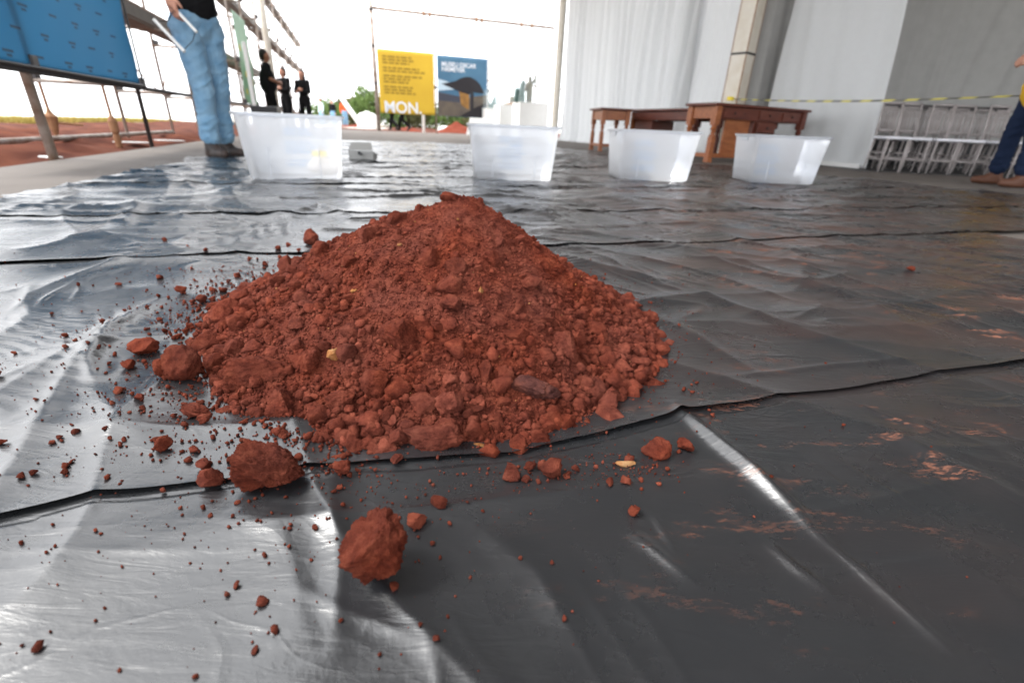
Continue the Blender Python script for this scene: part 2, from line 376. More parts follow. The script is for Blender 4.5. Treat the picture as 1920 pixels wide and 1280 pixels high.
# ------------------------------------------------------------------ ground, slab
def ground():
    m = bpy.data.materials.new('red earth and pale haze'); m.use_nodes = True; t = m.node_tree; b = t.nodes['Principled BSDF']
    N = t.nodes.new; L = t.links.new; b.inputs['Roughness'].default_value = 1; b.inputs['Specular IOR Level'].default_value = .05
    at = N('ShaderNodeAttribute'); at.attribute_name = 'far'
    g = N('ShaderNodeNewGeometry')
    n = N('ShaderNodeTexNoise'); n.inputs['Scale'].default_value = 2.2; n.inputs['Detail'].default_value = 9; L(g.outputs['Position'], n.inputs['Vector'])
    r = N('ShaderNodeValToRGB'); e = r.color_ramp.elements
    e[0].position = .36; e[0].color = (.060, .020, .014, 1); e[1].position = .68; e[1].color = (.150, .055, .034, 1)
    L(n.outputs['Fac'], r.inputs[0])
    r2 = N('ShaderNodeValToRGB'); e = r2.color_ramp.elements          # where the ground pales into haze with distance
    e[0].position = .0; e[0].color = (0, 0, 0, 1); e[1].position = 1; e[1].color = (1, 1, 1, 1)
    mix = N('ShaderNodeMix'); mix.data_type = 'RGBA'; L(at.outputs['Fac'], mix.inputs[0]); L(r.outputs[0], mix.inputs[6])
    mix.inputs[7].default_value = (.74, .71, .64, 1); L(mix.outputs[2], b.inputs['Base Color'])  # far ground painted pale so it burns out like white haze
    k = N('ShaderNodeBump'); k.inputs['Distance'].default_value = .03; L(n.outputs['Fac'], k.inputs['Height']); L(k.outputs[0], b.inputs['Normal'])
    # a polar sheet reaching the horizon
    rr = np.concatenate([np.linspace(0, 12, 70), np.geomspace(12.3, 1500, 60)]); th = np.linspace(0, 2 * np.pi, 181)
    X = rr[:, None] * np.sin(th)[None]; Y = rr[:, None] * np.cos(th)[None]
    S = X * A2[0] + Y * A2[1]; T = X * B2[0] + Y * B2[1]
    out = np.maximum.reduce([-2.2 - T, T - 22, S - 25.2, -9 - S])             # distance outside the slab
    Z = -.06 + .12 * sstep(0, .5, out) * (n2(X * 1.7, Y * 1.7, 3) * 1.0 + n2(X * 5, Y * 5, 4) * .5 + .25) * (out < 14)
    Z = np.where(out < .05, -.06, Z)
    far = sstep(6.2, 7.4, out + n2(X * .4, Y * .4, 5) * 1.2) * (T < 2)
    far = np.maximum(far, sstep(40, 60, out))
    me = npmesh('ground', np.stack([X, Y, Z], -1).reshape(-1, 3), gridfaces(len(rr), len(th)), True)
    at_ = me.attributes.new('far', 'FLOAT', 'POINT'); at_.data.foreach_set('value', far.ravel().astype(np.float32))
    o = link('ground', me, m); tag(o, kind='structure')
    sl = MB().box(H(8, 9.9, -.06), (24.2, 34, .12), AX, bev=.01).build('concrete_floor', 'concrete'); tag(sl, kind='structure')
ground()

# ------------------------------------------------------------------ plastic sheets
CREASES = []   # (polyline in world xy, half width, height)
def crease(px, w_, h):
    CREASES.append((np.array([gnd(x, y)[:2] for x, y in px]), w_, h))
crease([(1258, 778), (1300, 820), (1350, 868), (1450, 960), (1520, 1025)], .0105, .0150)
crease([(1500, 1010), (1600, 1095), (1680, 1165), (1770, 1250)], .0050, .0048)
crease([(1430, 1040), (1480, 1090), (1540, 1130)], .0055, .0055)
crease([(1170, 1010), (1240, 1070), (1300, 1120)], .007, .004)
crease([(190, 745), (172, 700), (215, 630), (290, 588)], .016, .009)
crease([(190, 745), (240, 830), (330, 880)], .030, .008)
crease([(620, 925), (632, 1010), (640, 1100), (636, 1230)], .012, .0036)
crease([(548, 1120), (640, 1165), (720, 1195), (800, 1230)], .005, .0011)
crease([(0, 1060), (200, 1058), (470, 1052)], .004, .0009)
crease([(1220, 985), (1250, 1040), (1270, 1080)], .004, .003)
crease([(900, 1010), (1010, 1100), (1080, 1240)], .02, .004)
crease([(1620, 820), (1760, 900), (1900, 960)], .016, .006)
crease([(1570, 765), (1640, 800), (1760, 840)], .004, .0035)
crease([(500, 960), (540, 1040), (560, 1130), (590, 1250)], .030, .004)
crease([(1060, 492), (1250, 540), (1500, 640), (1800, 730)], .022, .008)
crease([(1150, 560), (1290, 640), (1420, 720)], .016, .005)
crease([(1480, 470), (1500, 540), (1700, 600), (1900, 650)], .04, .009)
crease([(1300, 470), (1560, 560), (1820, 600)], .03, .006)
crease([(230, 440), (260, 400), (250, 378)], .03, .014)
crease([(545, 408), (600, 392), (650, 412)], .03, .02)
crease([(1340, 730), (1560, 700), (1740, 690)], .006, .004)
def seg_dist(P, poly):
    best = np.full(P.shape[:-1], 9.0); al = np.zeros(P.shape[:-1])
    ln = np.concatenate([[0], np.cumsum(np.linalg.norm(np.diff(poly, axis=0), axis=1))])
    for k in range(len(poly) - 1):
        a_, b_ = poly[k], poly[k + 1]; d = b_ - a_; tt = np.clip(((P - a_) @ d) / (d @ d), 0, 1)
        q = np.linalg.norm(P - (a_ + tt[..., None] * d), axis=-1)
        m_ = q < best; best = np.where(m_, q, best); al = np.where(m_, (ln[k] + tt * (ln[k + 1] - ln[k])) / ln[-1], al)
    return best, al
PILE_C = np.array([-.088, .88])
def wr(X, Y):
    """height of the wrinkled film over the slab"""
    S = X * A2[0] + Y * A2[1]; T = X * B2[0] + Y * B2[1]
    wx = n2(X * 1.3, Y * 1.3, 1) * .35; wy = n2(X * 1.3, Y * 1.3, 2) * .35
    far = sstep(1.2, 3.0, S)
    z = .004 + .010 * (n2(X * 2.0 + wx, Y * 2.0 + wy, 3) + .35) * (1 + .5 * far)
    # sharp drawn creases fanning out of the pile's foot and along the strips
    q = n2(T * 1.6 + wx * 2, S * 5.0 + wy * 2, 7); z = z + (.0060 + .006 * far) * (1 - np.abs(q)) ** 7
    q = n2((X * .8 + Y * .55) * 4.2 + wx * 2, (Y * .8 - X * .55) * 1.7 + wy, 8); z = z + .0060 * (1 - np.abs(q)) ** 8
    # bunches of small parallel ripples
    mid = sstep(.50, .75, S)
    msk = sstep(.05, .30, n2(X * 2.1, Y * 2.1, 11)) * mid; ph = (X * .45 + Y * .89) + .10 * n2(X * 3, Y * 3, 12) + .02 * n2(X * 14, Y * 14, 17)
    z = z + msk * .0010 * np.sin(ph * 2 * np.pi / .026) * (.6 + n2(X * 8, Y * 8, 18)) * (1 - .5 * far)
    msk = sstep(.05, .35, n2(X * 1.7 + 9, Y * 1.7, 13)) * mid; ph = (-X * .35 + Y * .94) + .12 * n2(X * 2.4, Y * 2.4, 14) + .02 * n2(X * 12, Y * 12, 19)
    z = z + msk * .0012 * np.sin(ph * 2 * np.pi / .034) * (.6 + n2(X * 7, Y * 7, 24))
    # sharp little pinches and drag lines of thin film
    q = n2((X * .94 + Y * .34) * 5 + wx * 3, (Y * .94 - X * .34) * 15 + wy * 3, 25); z = z + (.0017 + .0016 * mid) * np.maximum(0, 1 - np.abs(q) * 2.2) ** 3 * sstep(-.1, .3, n2(X * 3.3, Y * 3.3, 26))
    q = n2((X * .5 - Y * .86) * 6 + wx * 2, (Y * .5 + X * .86) * 20 + wy * 2, 27); z = z + (.0012 + .0012 * mid) * np.maximum(0, 1 - np.abs(q) * 2.2) ** 3 * sstep(0, .3, n2(X * 2.9 + 5, Y * 2.9, 28))
    z = z + far * .010 * np.maximum(0, n2(T * 1.1, S * 4.2, 15)) + far * .004 * n2(T * 3, S * 11, 16)
    P = np.stack(np.broadcast_arrays(X, Y), -1)
    for poly, w_, h in CREASES:
        d, al = seg_dist(P, poly); z = z + h * np.exp(-(d / w_) ** 1.5) * np.sin(np.clip(al, .02, .98) * np.pi) ** .5
    r = np.hypot(X - PILE_C[0], Y - PILE_C[1])
    z = z * (.25 + .75 * sstep(.30, .50, r))
    return np.maximum(z, .0012)
SEAMS = [-.75, .46, 1.41, 2.07, 3.02, 3.93, 4.70, 5.88, 7.1, 8.9, 10.4]
def seam_s(i, T):
    T = np.asarray(T, float)
    if i == 1: base = np.interp(T, *np.array(sorted([st(gnd(x, y))[::-1] for x, y in ((0, 1000), (200, 955), (400, 922), (590, 902), (780, 886), (960, 868), (1130, 826), (1270, 792), (1420, 772), (1560, 752), (1740, 716), (1900, 690))])).T)
    elif i == 2: base = np.interp(T, *np.array(sorted([st(gnd(x, y))[::-1] for x, y in ((0, 508), (200, 500), (420, 484), (1040, 472), (1300, 462), (1640, 448), (1919, 438))])).T)
    else: base = SEAMS[i] + 0 * T
    return base + (.010 if i < 3 else .05) * n2(T * 2.3, 0 * T, 40 + i) + (.004 if i < 3 else .02) * n2(T * 9, 0 * T, 60 + i)
SHEET_LABEL = ['black plastic sheet strip with the lone big red clod and soil smears on it',
               'black plastic sheet strip lying under the red soil pile',
               'silvery reflecting black plastic strip just behind the red soil pile',
               'wrinkled black plastic strip in front of the row of clear boxes',
               'black plastic strip that the clear boxes stand on',
               'black plastic strip behind the clear boxes, under the grey scoop']
def sheet(i):
    cell = [.0065, .0052, .009, .014, .018, .02, .025, .03, .035, .04][i]
    t0 = [-1.0, -1.42, -1.42, -1.4, -1.38, -1.32, -1.25, -1.2, -1.15, -1.1][i]; t1 = [1.6, 2.7, 4.2, 5.4, 5.2, 4.9, 4.6, 4.3, 4.2, 4.1][i]
    T = np.linspace(t0, t1, int((t1 - t0) / cell) + 1)
    if i == 0: T = np.concatenate([np.linspace(t0, -.52, 24), np.linspace(-.51, 1.16, 540), np.linspace(1.18, t1, 20)])
    lo = seam_s(i, T); hi = seam_s(i + 1, T) + .07; nv = int((SEAMS[i + 1] - SEAMS[i]) / cell) + 12
    u = np.linspace(0, 1, nv)
    if i == 0: u = np.concatenate([np.linspace(0, .55, 24), np.linspace(.56, 1, 185)])
    u = np.concatenate([[0, .0006, .0015], u[1:]])
    Sg = lo[:, None] + (hi - lo)[:, None] * u[None]; Tg = np.repeat(T[:, None], Sg.shape[1], 1)
    ed = sstep(0, .25, Tg - t0) * 1; Tg = Tg + (1 - ed) * (.06 * n2(Sg * 3, Sg * 0, 80) + .03 * n2(Sg * 9, Sg * 0, 81))
    X = Sg * A2[0] + Tg * B2[0]; Y = Sg * A2[1] + Tg * B2[1]
    wz = wr(X, Y); z = wz + .0035
    d0 = Sg - lo[:, None]; d1 = hi[:, None] - Sg
    if i > 0:
        liph = (.0005 + .0045 * np.clip(n2(T * 3.1, T * 0, 90 + i) + .35, 0, 1)) * (1 if i < 3 else 1.1)
        z = z + .0022 + liph[:, None] * np.exp(-d0 / (.016 if i < 3 else .035))
    z = np.where(d1 < .085, np.minimum(z, wz + .0015), z)
    me = npmesh('plastic_sheet', np.stack([X, Y, z], -1).reshape(-1, 3), gridfaces(len(T), z.shape[1])[:, ::-1], True)
    o = link('plastic_sheet', me, 'plastic')
    if i < len(SHEET_LABEL): tag(o, SHEET_LABEL[i], 'plastic sheet')
    else: tag(o, 'far black plastic strip between the grey scoop and the bare concrete', 'plastic sheet', 'far strips of black plastic sheet')
for i in range(10): sheet(i)
def film_z(x, y):                                  # top of the film, arrays
    x = np.asarray(x, float); y = np.asarray(y, float); S = x * A2[0] + y * A2[1]; T = x * B2[0] + y * B2[1]
    return wr(x, y) + np.where(S > seam_s(1, T), .0058, .0036)
def sheet_z(x, y): return float(film_z(np.array([x]), np.array([y]))[0])

# ------------------------------------------------------------------ clods
def ico(level):
    bm = bmesh.new(); bmesh.ops.create_icosphere(bm, subdivisions=level, radius=1)
    v = np.array([q.co[:] for q in bm.verts]); f = np.array([[q.index for q in p.verts] for p in bm.faces]); bm.free(); return v, f
ICO = {k: ico(k) for k in (1, 2, 3, 4, 5, 6)}
def clod_verts(level, seed, asp=(1, .85, .7), cuts=7, rough=.10, planes=()):
    rg = np.random.default_rng(seed); v = ICO[level][0] * 1.12
    for _ in range(cuts):                                     # broken faces
        n = rg.normal(size=3); n /= np.linalg.norm(n); d = rg.uniform(.50, .82); e = v @ n - d
        v = v - np.where(e > 0, e * .9, 0)[:, None] * n
    for nx, ny, nz, d in planes:                              # the faces one can make out in the photograph
        n = np.array([nx, ny, nz]); n /= np.linalg.norm(n); e = v @ n - d; v = v - np.where(e > 0, e * .92, 0)[:, None] * n
    off = rg.uniform(0, 90, 3); nn = v / np.linalg.norm(v, axis=1)[:, None]
    k = 1 + .12 * noise3(v * 1.3 + off)
    if level >= 3: k = k + rough * fbm3(v * 3.1 + off, 3) + (rough * .6 * fbm3(v * 9 + off, 4, .7) if level >= 4 else 0)
    else: k = k + rough * 1.3 * noise3(v * 2.7 + off)
    return v * k[:, None] * np.array(asp)
CLOD_ME = []
for k in range(14):
    asp = [(1, .85, .7), (1, .9, .8), (1.0, .7, .62), (1, .95, .85), (1, .75, .85)][k % 5]
    me = npmesh('clod_%d' % k, clod_verts(4 if k < 6 else 3, 100 + k, asp, 9 + k % 6), ICO[4 if k < 6 else 3][1], True)
    me.materials.append(M['soil']); CLOD_ME.append(me)
def own_clod(name, seed, asp, mt, cuts=8, rough=.10, lv=4, planes=()):
    me = npmesh(name, clod_verts(lv, seed, asp, cuts, rough, planes), ICO[lv][1], True); me.materials.append(M[mt]); return me

# ------------------------------------------------------------------ the soil pile
_out_px = [(384, 610), (376, 660), (402, 745), (476, 808), (590, 854), (700, 866), (860, 870), (1000, 850), (1130, 786), (1200, 738), (1243, 682), (1240, 640)]
_out = [gnd(x, y)[:2] - PILE_C for x, y in _out_px]
_pol = [(math.atan2(p[1], p[0]), float(np.hypot(*p))) for p in _out]
_pol += [(R(168), .50), (R(152), .50), (R(130), .47), (R(100), .44), (R(70), .42), (R(40), .39), (R(15), .37)]
_pol = sorted(((a_ + math.pi) % (2 * math.pi) - math.pi, r) for a_, r in _pol)
_pa = np.array([p[0] for p in _pol]); _pr = np.array([p[1] for p in _pol])
_pa = np.concatenate([_pa - 2 * np.pi, _pa, _pa + 2 * np.pi]); _pr = np.tile(_pr, 3)
PILE_H = .247
def pile_z(X, Y, detail=True):
    dx = X - PILE_C[0]; dy = Y - PILE_C[1]; r = np.hypot(dx, dy); th = np.arctan2(dy, dx)
    RR = np.interp(th, _pa, _pr); rho = r / RR
    z = PILE_H * (1 - (np.sqrt(rho ** 2 + .0022) - .02)) 
    z = z - .012 * np.sin(np.clip(rho, 0, 1) * np.pi)                       # slightly hollow flanks
    z = z + .014 * np.exp(-((th + .42) / .16) ** 2) * sstep(.02, .3, rho) * (1 - sstep(.5, .9, rho))   # spine down the right front
    if detail:
        amp = sstep(0, .1, rho) * (1 - .4 * sstep(.8, 1.05, rho))
        z = z + amp * (.010 * n2(X * 9, Y * 9, 20) + .006 * n2(X * 22, Y * 22, 21) + .0035 * n2(X * 60, Y * 60, 22) + .0022 * n2(X * 140, Y * 140, 23))
    return np.where(rho < 1.02, z + .034 * np.exp(-((np.abs(th) - np.pi) / .85) ** 2) * np.sin(np.clip(rho, 0, 1) * np.pi) ** 1.2, -.02 - .1 * (rho - 1)) + .004
def pz(x, y): return float(pile_z(np.array([x]), np.array([y]))[0])
def pile_hit(px, py):
    P = CP[None] + ray(px, py)[None] * np.linspace(.3, 1.6, 900)[:, None]; below = P[:, 2] <= np.maximum(pile_z(P[:, 0], P[:, 1]), 0)
    return P[np.argmax(below)] if below.any() else gnd(px, py)
pile = thing('soil_pile', 'large cone of loose brick red soil heaped on the black plastic', 'soil pile', (PILE_C[0], PILE_C[1], 0))
def pl(p): return Vector((p[0] - PILE_C[0], p[1] - PILE_C[1], p[2]))
gx = np.arange(-.56, .50, .0028); gy = np.arange(-.46, .50, .0032)
GX, GY = np.meshgrid(gx + PILE_C[0], gy + PILE_C[1], indexing='ij')
GZ = pile_z(GX, GY)
fcs = gridfaces(*GX.shape)[:, ::-1][:, ::-1]
zf = GZ.reshape(-1)[fcs].max(1); fcs = fcs[zf > -.006]
link('mound', npmesh('mound', np.stack([GX - PILE_C[0], GY - PILE_C[1], GZ], -1).reshape(-1, 3), fcs, True), 'soil', pile)

placed = []   # (x, y, r)
def put_clod(p, r, me=None, name='clod', parent=None, rot=None, sink=.35, label=None):
    me = me or random.choice(CLOD_ME[6:] if r < .011 else CLOD_ME)
    o = link(name, me, None, parent); o.scale = (r, r, r)
    o.rotation_euler = rot or (random.uniform(-.5, .5), random.uniform(-.5, .5), random.uniform(0, 6.28))
    z = p[2] + r * (.72 - sink * 1.1)
    o.location = pl((p[0], p[1], z)) if parent else (p[0], p[1], z)
    placed.append((p[0], p[1], r)); return o
def mpp(p): return float(np.dot(np.array(p) - CP, _fw)) / FPX       # metres per photo pixel at p
# the clods of the pile that stand out: (px, py, width in px, aspect, material)
NAMED = [(482, 708, 120, (1, .6, .55), 'soil'), (526, 768, 70, (1, .85, .85), 'soil'), (572, 684, 62, (.9, .8, 1), 'soil'), (632, 668, 36, (1, .8, .8), 'ochre'),
         (702, 722, 80, (1, .8, .7), 'soil'), (846, 762, 68, (1, .85, .85), 'soil'), (1062, 658, 66, (.75, .75, 1.1), 'soil'), (996, 728, 84, (1, .7, .5), 'darkstone'),
         (752, 640, 74, (1, .8, .8), 'soil'), (640, 752, 62, (1, .8, .7), 'soil'), (812, 832, 122, (1, .55, .55), 'soil'), (966, 846, 52, (.9, .9, 1.05), 'soil'),
         (722, 846, 64, (1, .7, .55), 'soil'), (600, 833, 42, (1, .9, .8), 'soil'), (664, 836, 40, (1, .9, .9), 'soil'), (1140, 762, 48, (1, .9, .8), 'soil'),
         (1118, 732, 58, (1, .8, .7), 'soil'), (432, 588, 58, (1, .9, .9), 'soil'), (470, 578, 38, (1, .9, .8), 'soil'), (448, 612, 44, (1, .9, .8), 'soil'),
         (400, 648, 56, (1, .8, .7), 'soil'), (442, 655, 44, (1, .9, .8), 'soil'), (482, 776, 40, (.9, .9, 1), 'soil'), (562, 610, 40, (1, .8, .8), 'soil'),
         (912, 702, 42, (.85, .9, 1.1), 'soil'), (944, 712, 38, (.9, .9, 1), 'soil'), (968, 634, 52, (1, .8, .75), 'soil'), (1080, 640, 44, (.8, .8, 1), 'soil'),
         (1060, 800, 40, (1, .9, .9), 'soil'), (1012, 824, 42, (1, .9, .9), 'soil'), (1040, 792, 38, (1, .8, .9), 'soil'), (888, 812, 44, (1, .9, .9), 'soil'),
         (842, 802, 46, (1, .7, .6), 'soil'), (934, 788, 36, (.7, .8, 1.2), 'soil'), (700, 808, 42, (1, .9, .9), 'soil'), (748, 820, 50, (1, .9, .8), 'soil'),
         (850, 506, 44, (1, .7, .8), 'soil'), (806, 490, 46, (1, .8, .8), 'soil'), (840, 540, 50, (1, .8, .8), 'soil'), (920, 486, 50, (1, .7, .6), 'soil'),
         (990, 536, 40, (1, .8, .8), 'soil'), (848, 576, 46, (1, .8, .8), 'soil'), (660, 626, 38, (1, .9, .9), 'soil'), (792, 606, 30, (1, .9, .9), 'soil'),
         (840, 610, 30, (1, .9, .9), 'soil'), (934, 608, 34, (.8, .8, 1.1), 'soil'), (1018, 604, 40, (1, .8, .8), 'soil'), (1180, 582, 28, (.9, .9, 1), 'soil'),
         (1212, 604, 42, (1, .9, .8), 'soil'), (1238, 664, 34, (.8, .8, 1), 'soil'), (1160, 690, 54, (1, .7, .5), 'soil'), (690, 446, 46, (1, .8, .9), 'soil'),
         (740, 414, 40, (1, .7, .8), 'soil'), (786, 394, 22, (.7, .7, 1.3), 'soil'), (602, 472, 34, (1, .9, .8), 'soil'), (556, 494, 20, (1, 1, 1), 'soil'),
         (556, 540, 36, (1, .8, .7), 'soil'), (524, 530, 30, (1, .8, .9), 'soil'), (902, 548, 20, (.5, .5, 1.1), 'ochre'), (664, 546, 14, (1, .8, .6), 'ochre'),
         (896, 840, 26, (1, .6, .5), 'ochre'), (900, 366, 16, (1, .6, .8), 'soil'), (846, 374, 34, (1, .8, .7), 'soil'), (750, 460, 12, (1, .7, .7), 'ochre'),
         (590, 764, 40, (1, .7, .6), 'soil'), (655, 790, 46, (1, .7, .6), 'soil'), (1100, 800, 30, (1, .9, .9), 'soil'), (1196, 640, 32, (1, .8, .8), 'soil')]
npart = 0
for k, (px, py, wpx, asp, mt) in enumerate(NAMED):
    p = pile_hit(px, py)
    while p[2] < .004 and np.hypot(*(p[:2] - PILE_C)) > .5: py += 6; p = pile_hit(px, py)
    r = wpx * .54 * mpp(p)
    me = own_clod('clod', 300 + k, asp, mt, 9 + k % 6, .12, 5 if wpx > 60 else 4)
    o = put_clod(p - np.array([0, 0, r * .10]), r, me, 'clod', pile, (random.uniform(-.25, .25), random.uniform(-.25, .25), random.uniform(-.4, .4)), .42)
    if mt == 'ochre': o['label'] = 'ochre stone stuck in the soil'
    if mt == 'darkstone': o['label'] = 'dark purplish broken stone'
    npart += 1
tries = 0
while npart < 298 and tries < 20000:
    tries += 1
    th = random.uniform(-math.pi, math.pi) if random.random() < .25 else random.uniform(-math.pi - .3, .3)
    rho = random.random() ** .42 * 1.03; RR = float(np.interp(th, _pa, _pr))
    x = PILE_C[0] + math.cos(th) * rho * RR; y = PILE_C[1] + math.sin(th) * rho * RR
    r = (.0065 + .0115 * rho ** 2) * math.exp(random.gauss(0, .30))
    if any((x - a_) ** 2 + (y - b_) ** 2 < (.62 * (r + c_)) ** 2 for a_, b_, c_ in placed): continue
    put_clod((x, y, max(pz(x, y), .006)), r, None, 'clod', pile, None, .55); npart += 1

def stuff_mesh(name, pts, rad, level, variants=10, seed=0):
    rg = np.random.default_rng(seed); vs = [clod_verts(level, 900 + seed * 50 + k, (1, .85, .75), 12, .12) for k in range(variants)]
    f0 = ICO[level][1]; n = len(pts); nv = len(vs[0]); V = np.empty((n, nv, 3), np.float32)
    idx = rg.integers(0, variants, n); q = rg.normal(size=(n, 4)); q /= np.linalg.norm(q, axis=1)[:, None]
    w_, x, y, z = q.T
    Rm = np.stack([np.stack([1 - 2 * (y * y + z * z), 2 * (x * y - z * w_), 2 * (x * z + y * w_)], -1), np.stack([2 * (x * y + z * w_), 1 - 2 * (x * x + z * z), 2 * (y * z - x * w_)], -1), np.stack([2 * (x * z - y * w_), 2 * (y * z + x * w_), 1 - 2 * (x * x + y * y)], -1)], 1)
    B = np.stack(vs)[idx]; V = np.einsum('nij,nkj->nki', Rm, B) * rad[:, None, None] + pts[:, None, :]
    F = f0[None] + (np.arange(n) * nv)[:, None, None]
    me = npmesh(name, V.reshape(-1, 3), F.reshape(-1, 3), level > 1)
    at_ = me.attributes.new('tint', 'FLOAT', 'POINT'); at_.data.foreach_set('value', np.repeat(rg.normal(0, .17, n).clip(-.4, .4), nv).astype(np.float32)); return me
def on_pile(n, pw, seed):
    rg = np.random.default_rng(seed); th = np.where(rg.random(n) < .2, rg.uniform(-np.pi, np.pi, n), rg.uniform(-np.pi - .35, .35, n))
    rho = rg.random(n) ** pw * 1.0; RR = np.interp(th, _pa, _pr); x = PILE_C[0] + np.cos(th) * rho * RR; y = PILE_C[1] + np.sin(th) * rho * RR
    return x, y, rho, th
x, y, rho, th = on_pile(9000, .5, 1)
smooth_zone = np.exp(-((th + .30) / .35) ** 2) * (rho < .55)                     # the fine dusty flank right of the tip
keep = (RNG.random(len(x)) > smooth_zone * .8) & (RNG.random(len(x)) < .10 + .18 * rho + .72 * sstep(-.15, .25, n2(x * 9, y * 9, 31)) * (.12 + .88 * rho ** 1.3)); x, y, rho = x[keep], y[keep], rho[keep]
rad = (.0022 + .0036 * rho ** 1.5) * np.exp(RNG.normal(0, .42, len(x)))
P = np.stack([x - PILE_C[0], y - PILE_C[1], np.maximum(pile_z(x, y), .006) + rad * .35], -1)
bg_m = rad > .0042
tag(link('loose_crumbs', stuff_mesh('loose_crumbs', P[bg_m], rad[bg_m], 2, 10, 1), 'soil', pile), kind='stuff')
tag(link('loose_crumbs', stuff_mesh('loose_crumbs', P[~bg_m], rad[~bg_m], 1, 12, 5), 'soil', pile), kind='stuff')
x, y, rho, th = on_pile(40000, .55, 2)
rad = (.0011 + .0007 * rho) * np.exp(RNG.normal(0, .40, len(x)))
P = np.stack([x - PILE_C[0], y - PILE_C[1], np.maximum(pile_z(x, y), .005) + rad * .3], -1)
tag(link('fine_grains', stuff_mesh('fine_grains', P, rad, 1, 8, 2), 'soil', pile), kind='stuff')

x, y, rho, th = on_pile(160, .5, 9); rad = .0011 * np.exp(RNG.normal(0, .4, len(x))); P = np.stack([x - PILE_C[0], y - PILE_C[1], np.maximum(pile_z(x, y), .006) + rad * 1.5], -1)
tag(link('pale_flecks', stuff_mesh('pale_flecks', P, rad, 1, 8, 8), 'ochre', pile), kind='stuff')

# ------------------------------------------------------------------ loose clods on the sheets
def loose(px, py, wpx, asp, label, mt='soil', group=None, seed=0, yaw=0, name='soil_clod', rough=.10, planes=()):
    p = gnd(px, py + (.20 * wpx if wpx > 30 else 0), .012); r = wpx * .52 * mpp(p)
    me = own_clod('soil_clod', 700 + seed, asp, mt, 3 if planes else 6, rough * 1.15, 6 if wpx > 60 else 4, planes) if wpx > 26 else CLOD_ME[seed % 14]
    o = link(name, me, None if wpx > 26 else mt); o.scale = (r, r, r); o.rotation_euler = (random.uniform(-.2, .2), random.uniform(-.2, .2), yaw)
    zmin = min((o.rotation_euler.to_matrix() @ v.co).z for v in me.vertices) * r
    o.location = (p[0], p[1], sheet_z(p[0], p[1]) - zmin - .14 * r)
    return tag(o, label, 'soil clod', group)
loose(516, 890, 134, (1, .62, .72), 'big rounded red clod lying on the seam before the pile', seed=1, yaw=.05, planes=((.55, -.35, -.8, .50), (-1, -.1, .1, .86), (-.1, .1, 1, .80), (.8, .1, .6, .80), (-.2, -1, .1, .75)))
loose(712, 1060, 134, (.92, .82, .98), 'lone angular red clod with broken flat faces, farthest out before the pile', seed=22, yaw=.0, planes=((-.66, -.15, .74, .46), (1, -.1, .05, .70), (-.6, -.3, -.75, .78), (.5, -.4, -.8, .72), (.3, -.8, .5, .62), (-.1, -1, -.1, .72), (.3, .2, 1, .88)))
loose(277, 656, 46, (1, .8, .62), 'smooth oval red clod alone on the plastic beside the pile', seed=3)
loose(349, 700, 58, (.95, .8, 1.0), 'stout red clod leaning on a smaller clod at the pile edge', seed=4)
loose(313, 706, 34, (1, .9, .9), 'small red clod touching the stout clod at the pile edge', seed=5)
loose(398, 908, 40, (1, .8, .85), 'wedge-shaped red clod next to the big rounded clod', seed=6)
loose(958, 892, 38, (1, .85, .7), 'lumpy red clod under the pile front, beside a purple pebble', seed=7)
loose(1036, 886, 46, (1, .7, .72), 'elongated red clod before the pile with crumbs around it', seed=8)
loose(1228, 848, 46, (1, .85, .85), 'round red clod with an ochre side near the bright crease', seed=9)
loose(1187, 968, 25, (.9, .9, 1), 'small lone red clod below the ochre flake', seed=10)
loose(1172, 872, 32, (1, .5, .32), 'flat ochre flake of stone on the black plastic', 'ochre', seed=11, name='stone_flake')
loose(780, 980, 34, (1, .9, .8), 'round red clod beside the lone angular clod', seed=12)
loose(822, 956, 30, (1, .85, .8), 'knobbly red clod upslope of the lone angular clod', seed=13)
loose(585, 458, 28, (.8, .8, 1.1), 'upright red clod standing behind the pile near the fold', seed=14)
loose(992, 882, 21, (1, .9, .9), 'purplish pebble touching the lumpy clod', 'darkstone', seed=15, name='pebble')
loose(1703, 514, 15, (1, .8, .7), 'single orange red crumb far out on the dusty sheet', seed=16)
loose(372, 776, 44, (1, .6, .5), 'flattened crumbly red clod beside the pile', seed=17, rough=.2)
loose(648, 890, 34, (1, .7, .7), 'crumbly red clod between the big clod and the pile', seed=18, rough=.2)
loose(745, 872, 26, (1, .9, .8), 'small pinkish red clod at the pile foot', seed=19)
